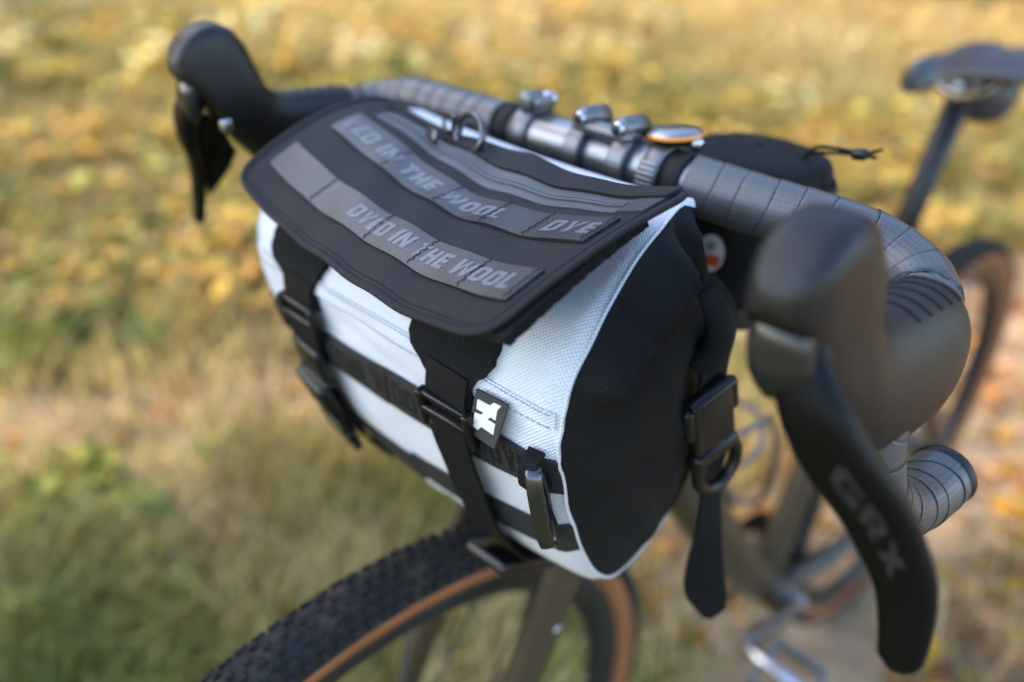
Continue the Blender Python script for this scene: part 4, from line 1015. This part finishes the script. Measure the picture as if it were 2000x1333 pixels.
leaves('autumn_undergrowth', 2600, 46, 1.9, 22, .95, .42, .16, .042, [(.10, .12, .03), (.17, .17, .045), (.34, .25, .06), (.50, .33, .065), (.40, .22, .06), (.24, .17, .08), (.14, .155, .04), (.22, .22, .06), (.42, .30, .075), (.18, .185, .045)], 1.1, 41,
       'golden yellow and rust autumn undergrowth beyond the trail', 'undergrowth', lambda x, y, d: (x < -1.75+.36*y+.12*np.sin(y*.9)) & (vnoise(x, y, .9, 43) > .22), lambda x, y, d: .35+.9*vnoise(x, y, 1.6, 44)*sstep(1.6, 3.5, d))
leaves('glint_clumps', 170, 30, 4.5, 16, .8, .5, .14, .05, [(.50, .38, .18), (.58, .46, .24), (.55, .42, .16)], 1., 71,  # pale clumps added to imitate bright glints in the background
       'pale straw-coloured leaf clumps standing in for bright glints', 'glint clumps', lambda x, y, d: x < -2+.36*y)
leaves('fallen_leaves', 5200, 3, .5, 9, 1.0, .012, .05, .034, [(.10, .045, .022), (.26, .10, .025), (.42, .16, .025), (.20, .11, .06), (.30, .17, .10), (.48, .26, .03)], .35, 51,
       'brown and orange fallen leaves lying on bare earth', 'leaves', lambda x, y, d: rng.random(len(x)) < .12+.9*litter(x, y)+.15*trail(x, y))

# --- unseen woodland edge, added to give the glossy webbing warm reflections
n = 20000; a = R(-75)+rng.random(n)*R(150); dd = 27+rng.random(n)*7; px_ = FOOT[0]+dd*(VD[0]*np.cos(a)+VR[0]*np.sin(a)); py_ = FOOT[1]+dd*(VD[1]*np.cos(a)+VR[1]*np.sin(a))
top_ = 11+6*vnoise(np.degrees(a), dd*0, 9, 61); zz = rng.random(n)**.8*top_; s = .5+.5*rng.random(n); az = rng.random(n)*6.283; tl = rng.normal(0, .6, n)
L = np.stack([np.cos(az)*np.cos(tl), np.sin(az)*np.cos(tl), np.sin(tl)], -1); Wd = np.stack([-np.sin(az), np.cos(az), rng.normal(0, .5, n)], -1); P = np.stack([px_, py_, zz+.3], -1); V = np.zeros((n, 8, 3))
for q, (t_, ww) in enumerate(((0, .12), (.35, .42), (.7, .34), (1., .04))):
    for sdx, sg in ((0, -1), (1, 1)): V[:, 2*q+sdx] = P+L*(s*(t_-.5)*1.6)[:, None]+Wd*(s*ww*sg*1.6)[:, None]
stuff_mesh('reflection_woodland', V, None, pick([(.30, .22, .03), (.5, .29, .03), (.55, .30, .03), (.5, .22, .03), (.4, .27, .04)], np.degrees(a), zz*3, 8, 62, .3), 'unseen golden woodland edge added for warm reflections', 'woodland')

# --- unseen tree added on the left to shade the bicycle, leaving the field sunlit
tc_ = np.array([.15, .05, .93])+np.array(sd)*7.0
tree = thing('added_shade_tree', (float(tc_[0]), float(tc_[1]), 0), 'unseen golden-leaved tree added to shade the bicycle', 'tree')
P = spline([(tc_[0], tc_[1], -.05), (tc_[0]+.08, tc_[1], 1.5), (tc_[0]-.05, tc_[1]+.05, 3.2), (tc_[0], tc_[1], tc_[2]+.6)], 6)
TRUNK = vary(principled('tree_bark', (.10, .075, .05), .9), .4, 9)
mk('trunk', *sweep(P, np.linspace(.17, .05, len(P)), n=14)[:2], TRUNK, tree, bar=False)
for k_ in range(7):
    a_ = k_*.9; P = spline([(tc_[0], tc_[1], 2.6+.3*k_), (tc_[0]+.7*math.cos(a_), tc_[1]+.7*math.sin(a_), 3.1+.3*k_), (tc_[0]+1.4*math.cos(a_), tc_[1]+1.4*math.sin(a_), 3.5+.3*k_)], 5)
    mk('limb', *sweep(P, np.linspace(.055, .015, len(P)), n=8)[:2], TRUNK, tree, bar=False)
n = 3600; q_ = rng.normal(0, 1, (n, 3)); q_ /= np.linalg.norm(q_, axis=1)[:, None]; rr_ = rng.random(n)**.45
P = tc_+q_*rr_[:, None]*np.array([1.3, 1.3, 1.1])*(1+.18*np.sin(q_[:, :1]*7)*np.cos(q_[:, 1:2]*6))
s = .13+.12*rng.random(n); az = rng.random(n)*6.283; tl = rng.normal(0, .6, n)
L = np.stack([np.cos(az)*np.cos(tl), np.sin(az)*np.cos(tl), np.sin(tl)], -1); Wd = np.stack([-np.sin(az), np.cos(az), rng.normal(0, .5, n)], -1); V = np.zeros((n, 8, 3))
for q, (t_, ww) in enumerate(((0, .12), (.35, .42), (.7, .34), (1., .04))):
    for sdx, sg in ((0, -1), (1, 1)): V[:, 2*q+sdx] = P+L*(s*(t_-.5)*1.5)[:, None]+Wd*(s*ww*sg*1.3)[:, None]
cr_ = stuff_mesh('crown', V, None, pick([(.10, .11, .02), (.24, .18, .02), (.36, .22, .02)], P[:, 0], P[:, 1], .6, 82, .3), '', '')
del cr_['label'], cr_['category'], cr_['kind']; cr_.parent = tree; cr_.matrix_parent_inverse = Matrix.Translation(-tree.location)
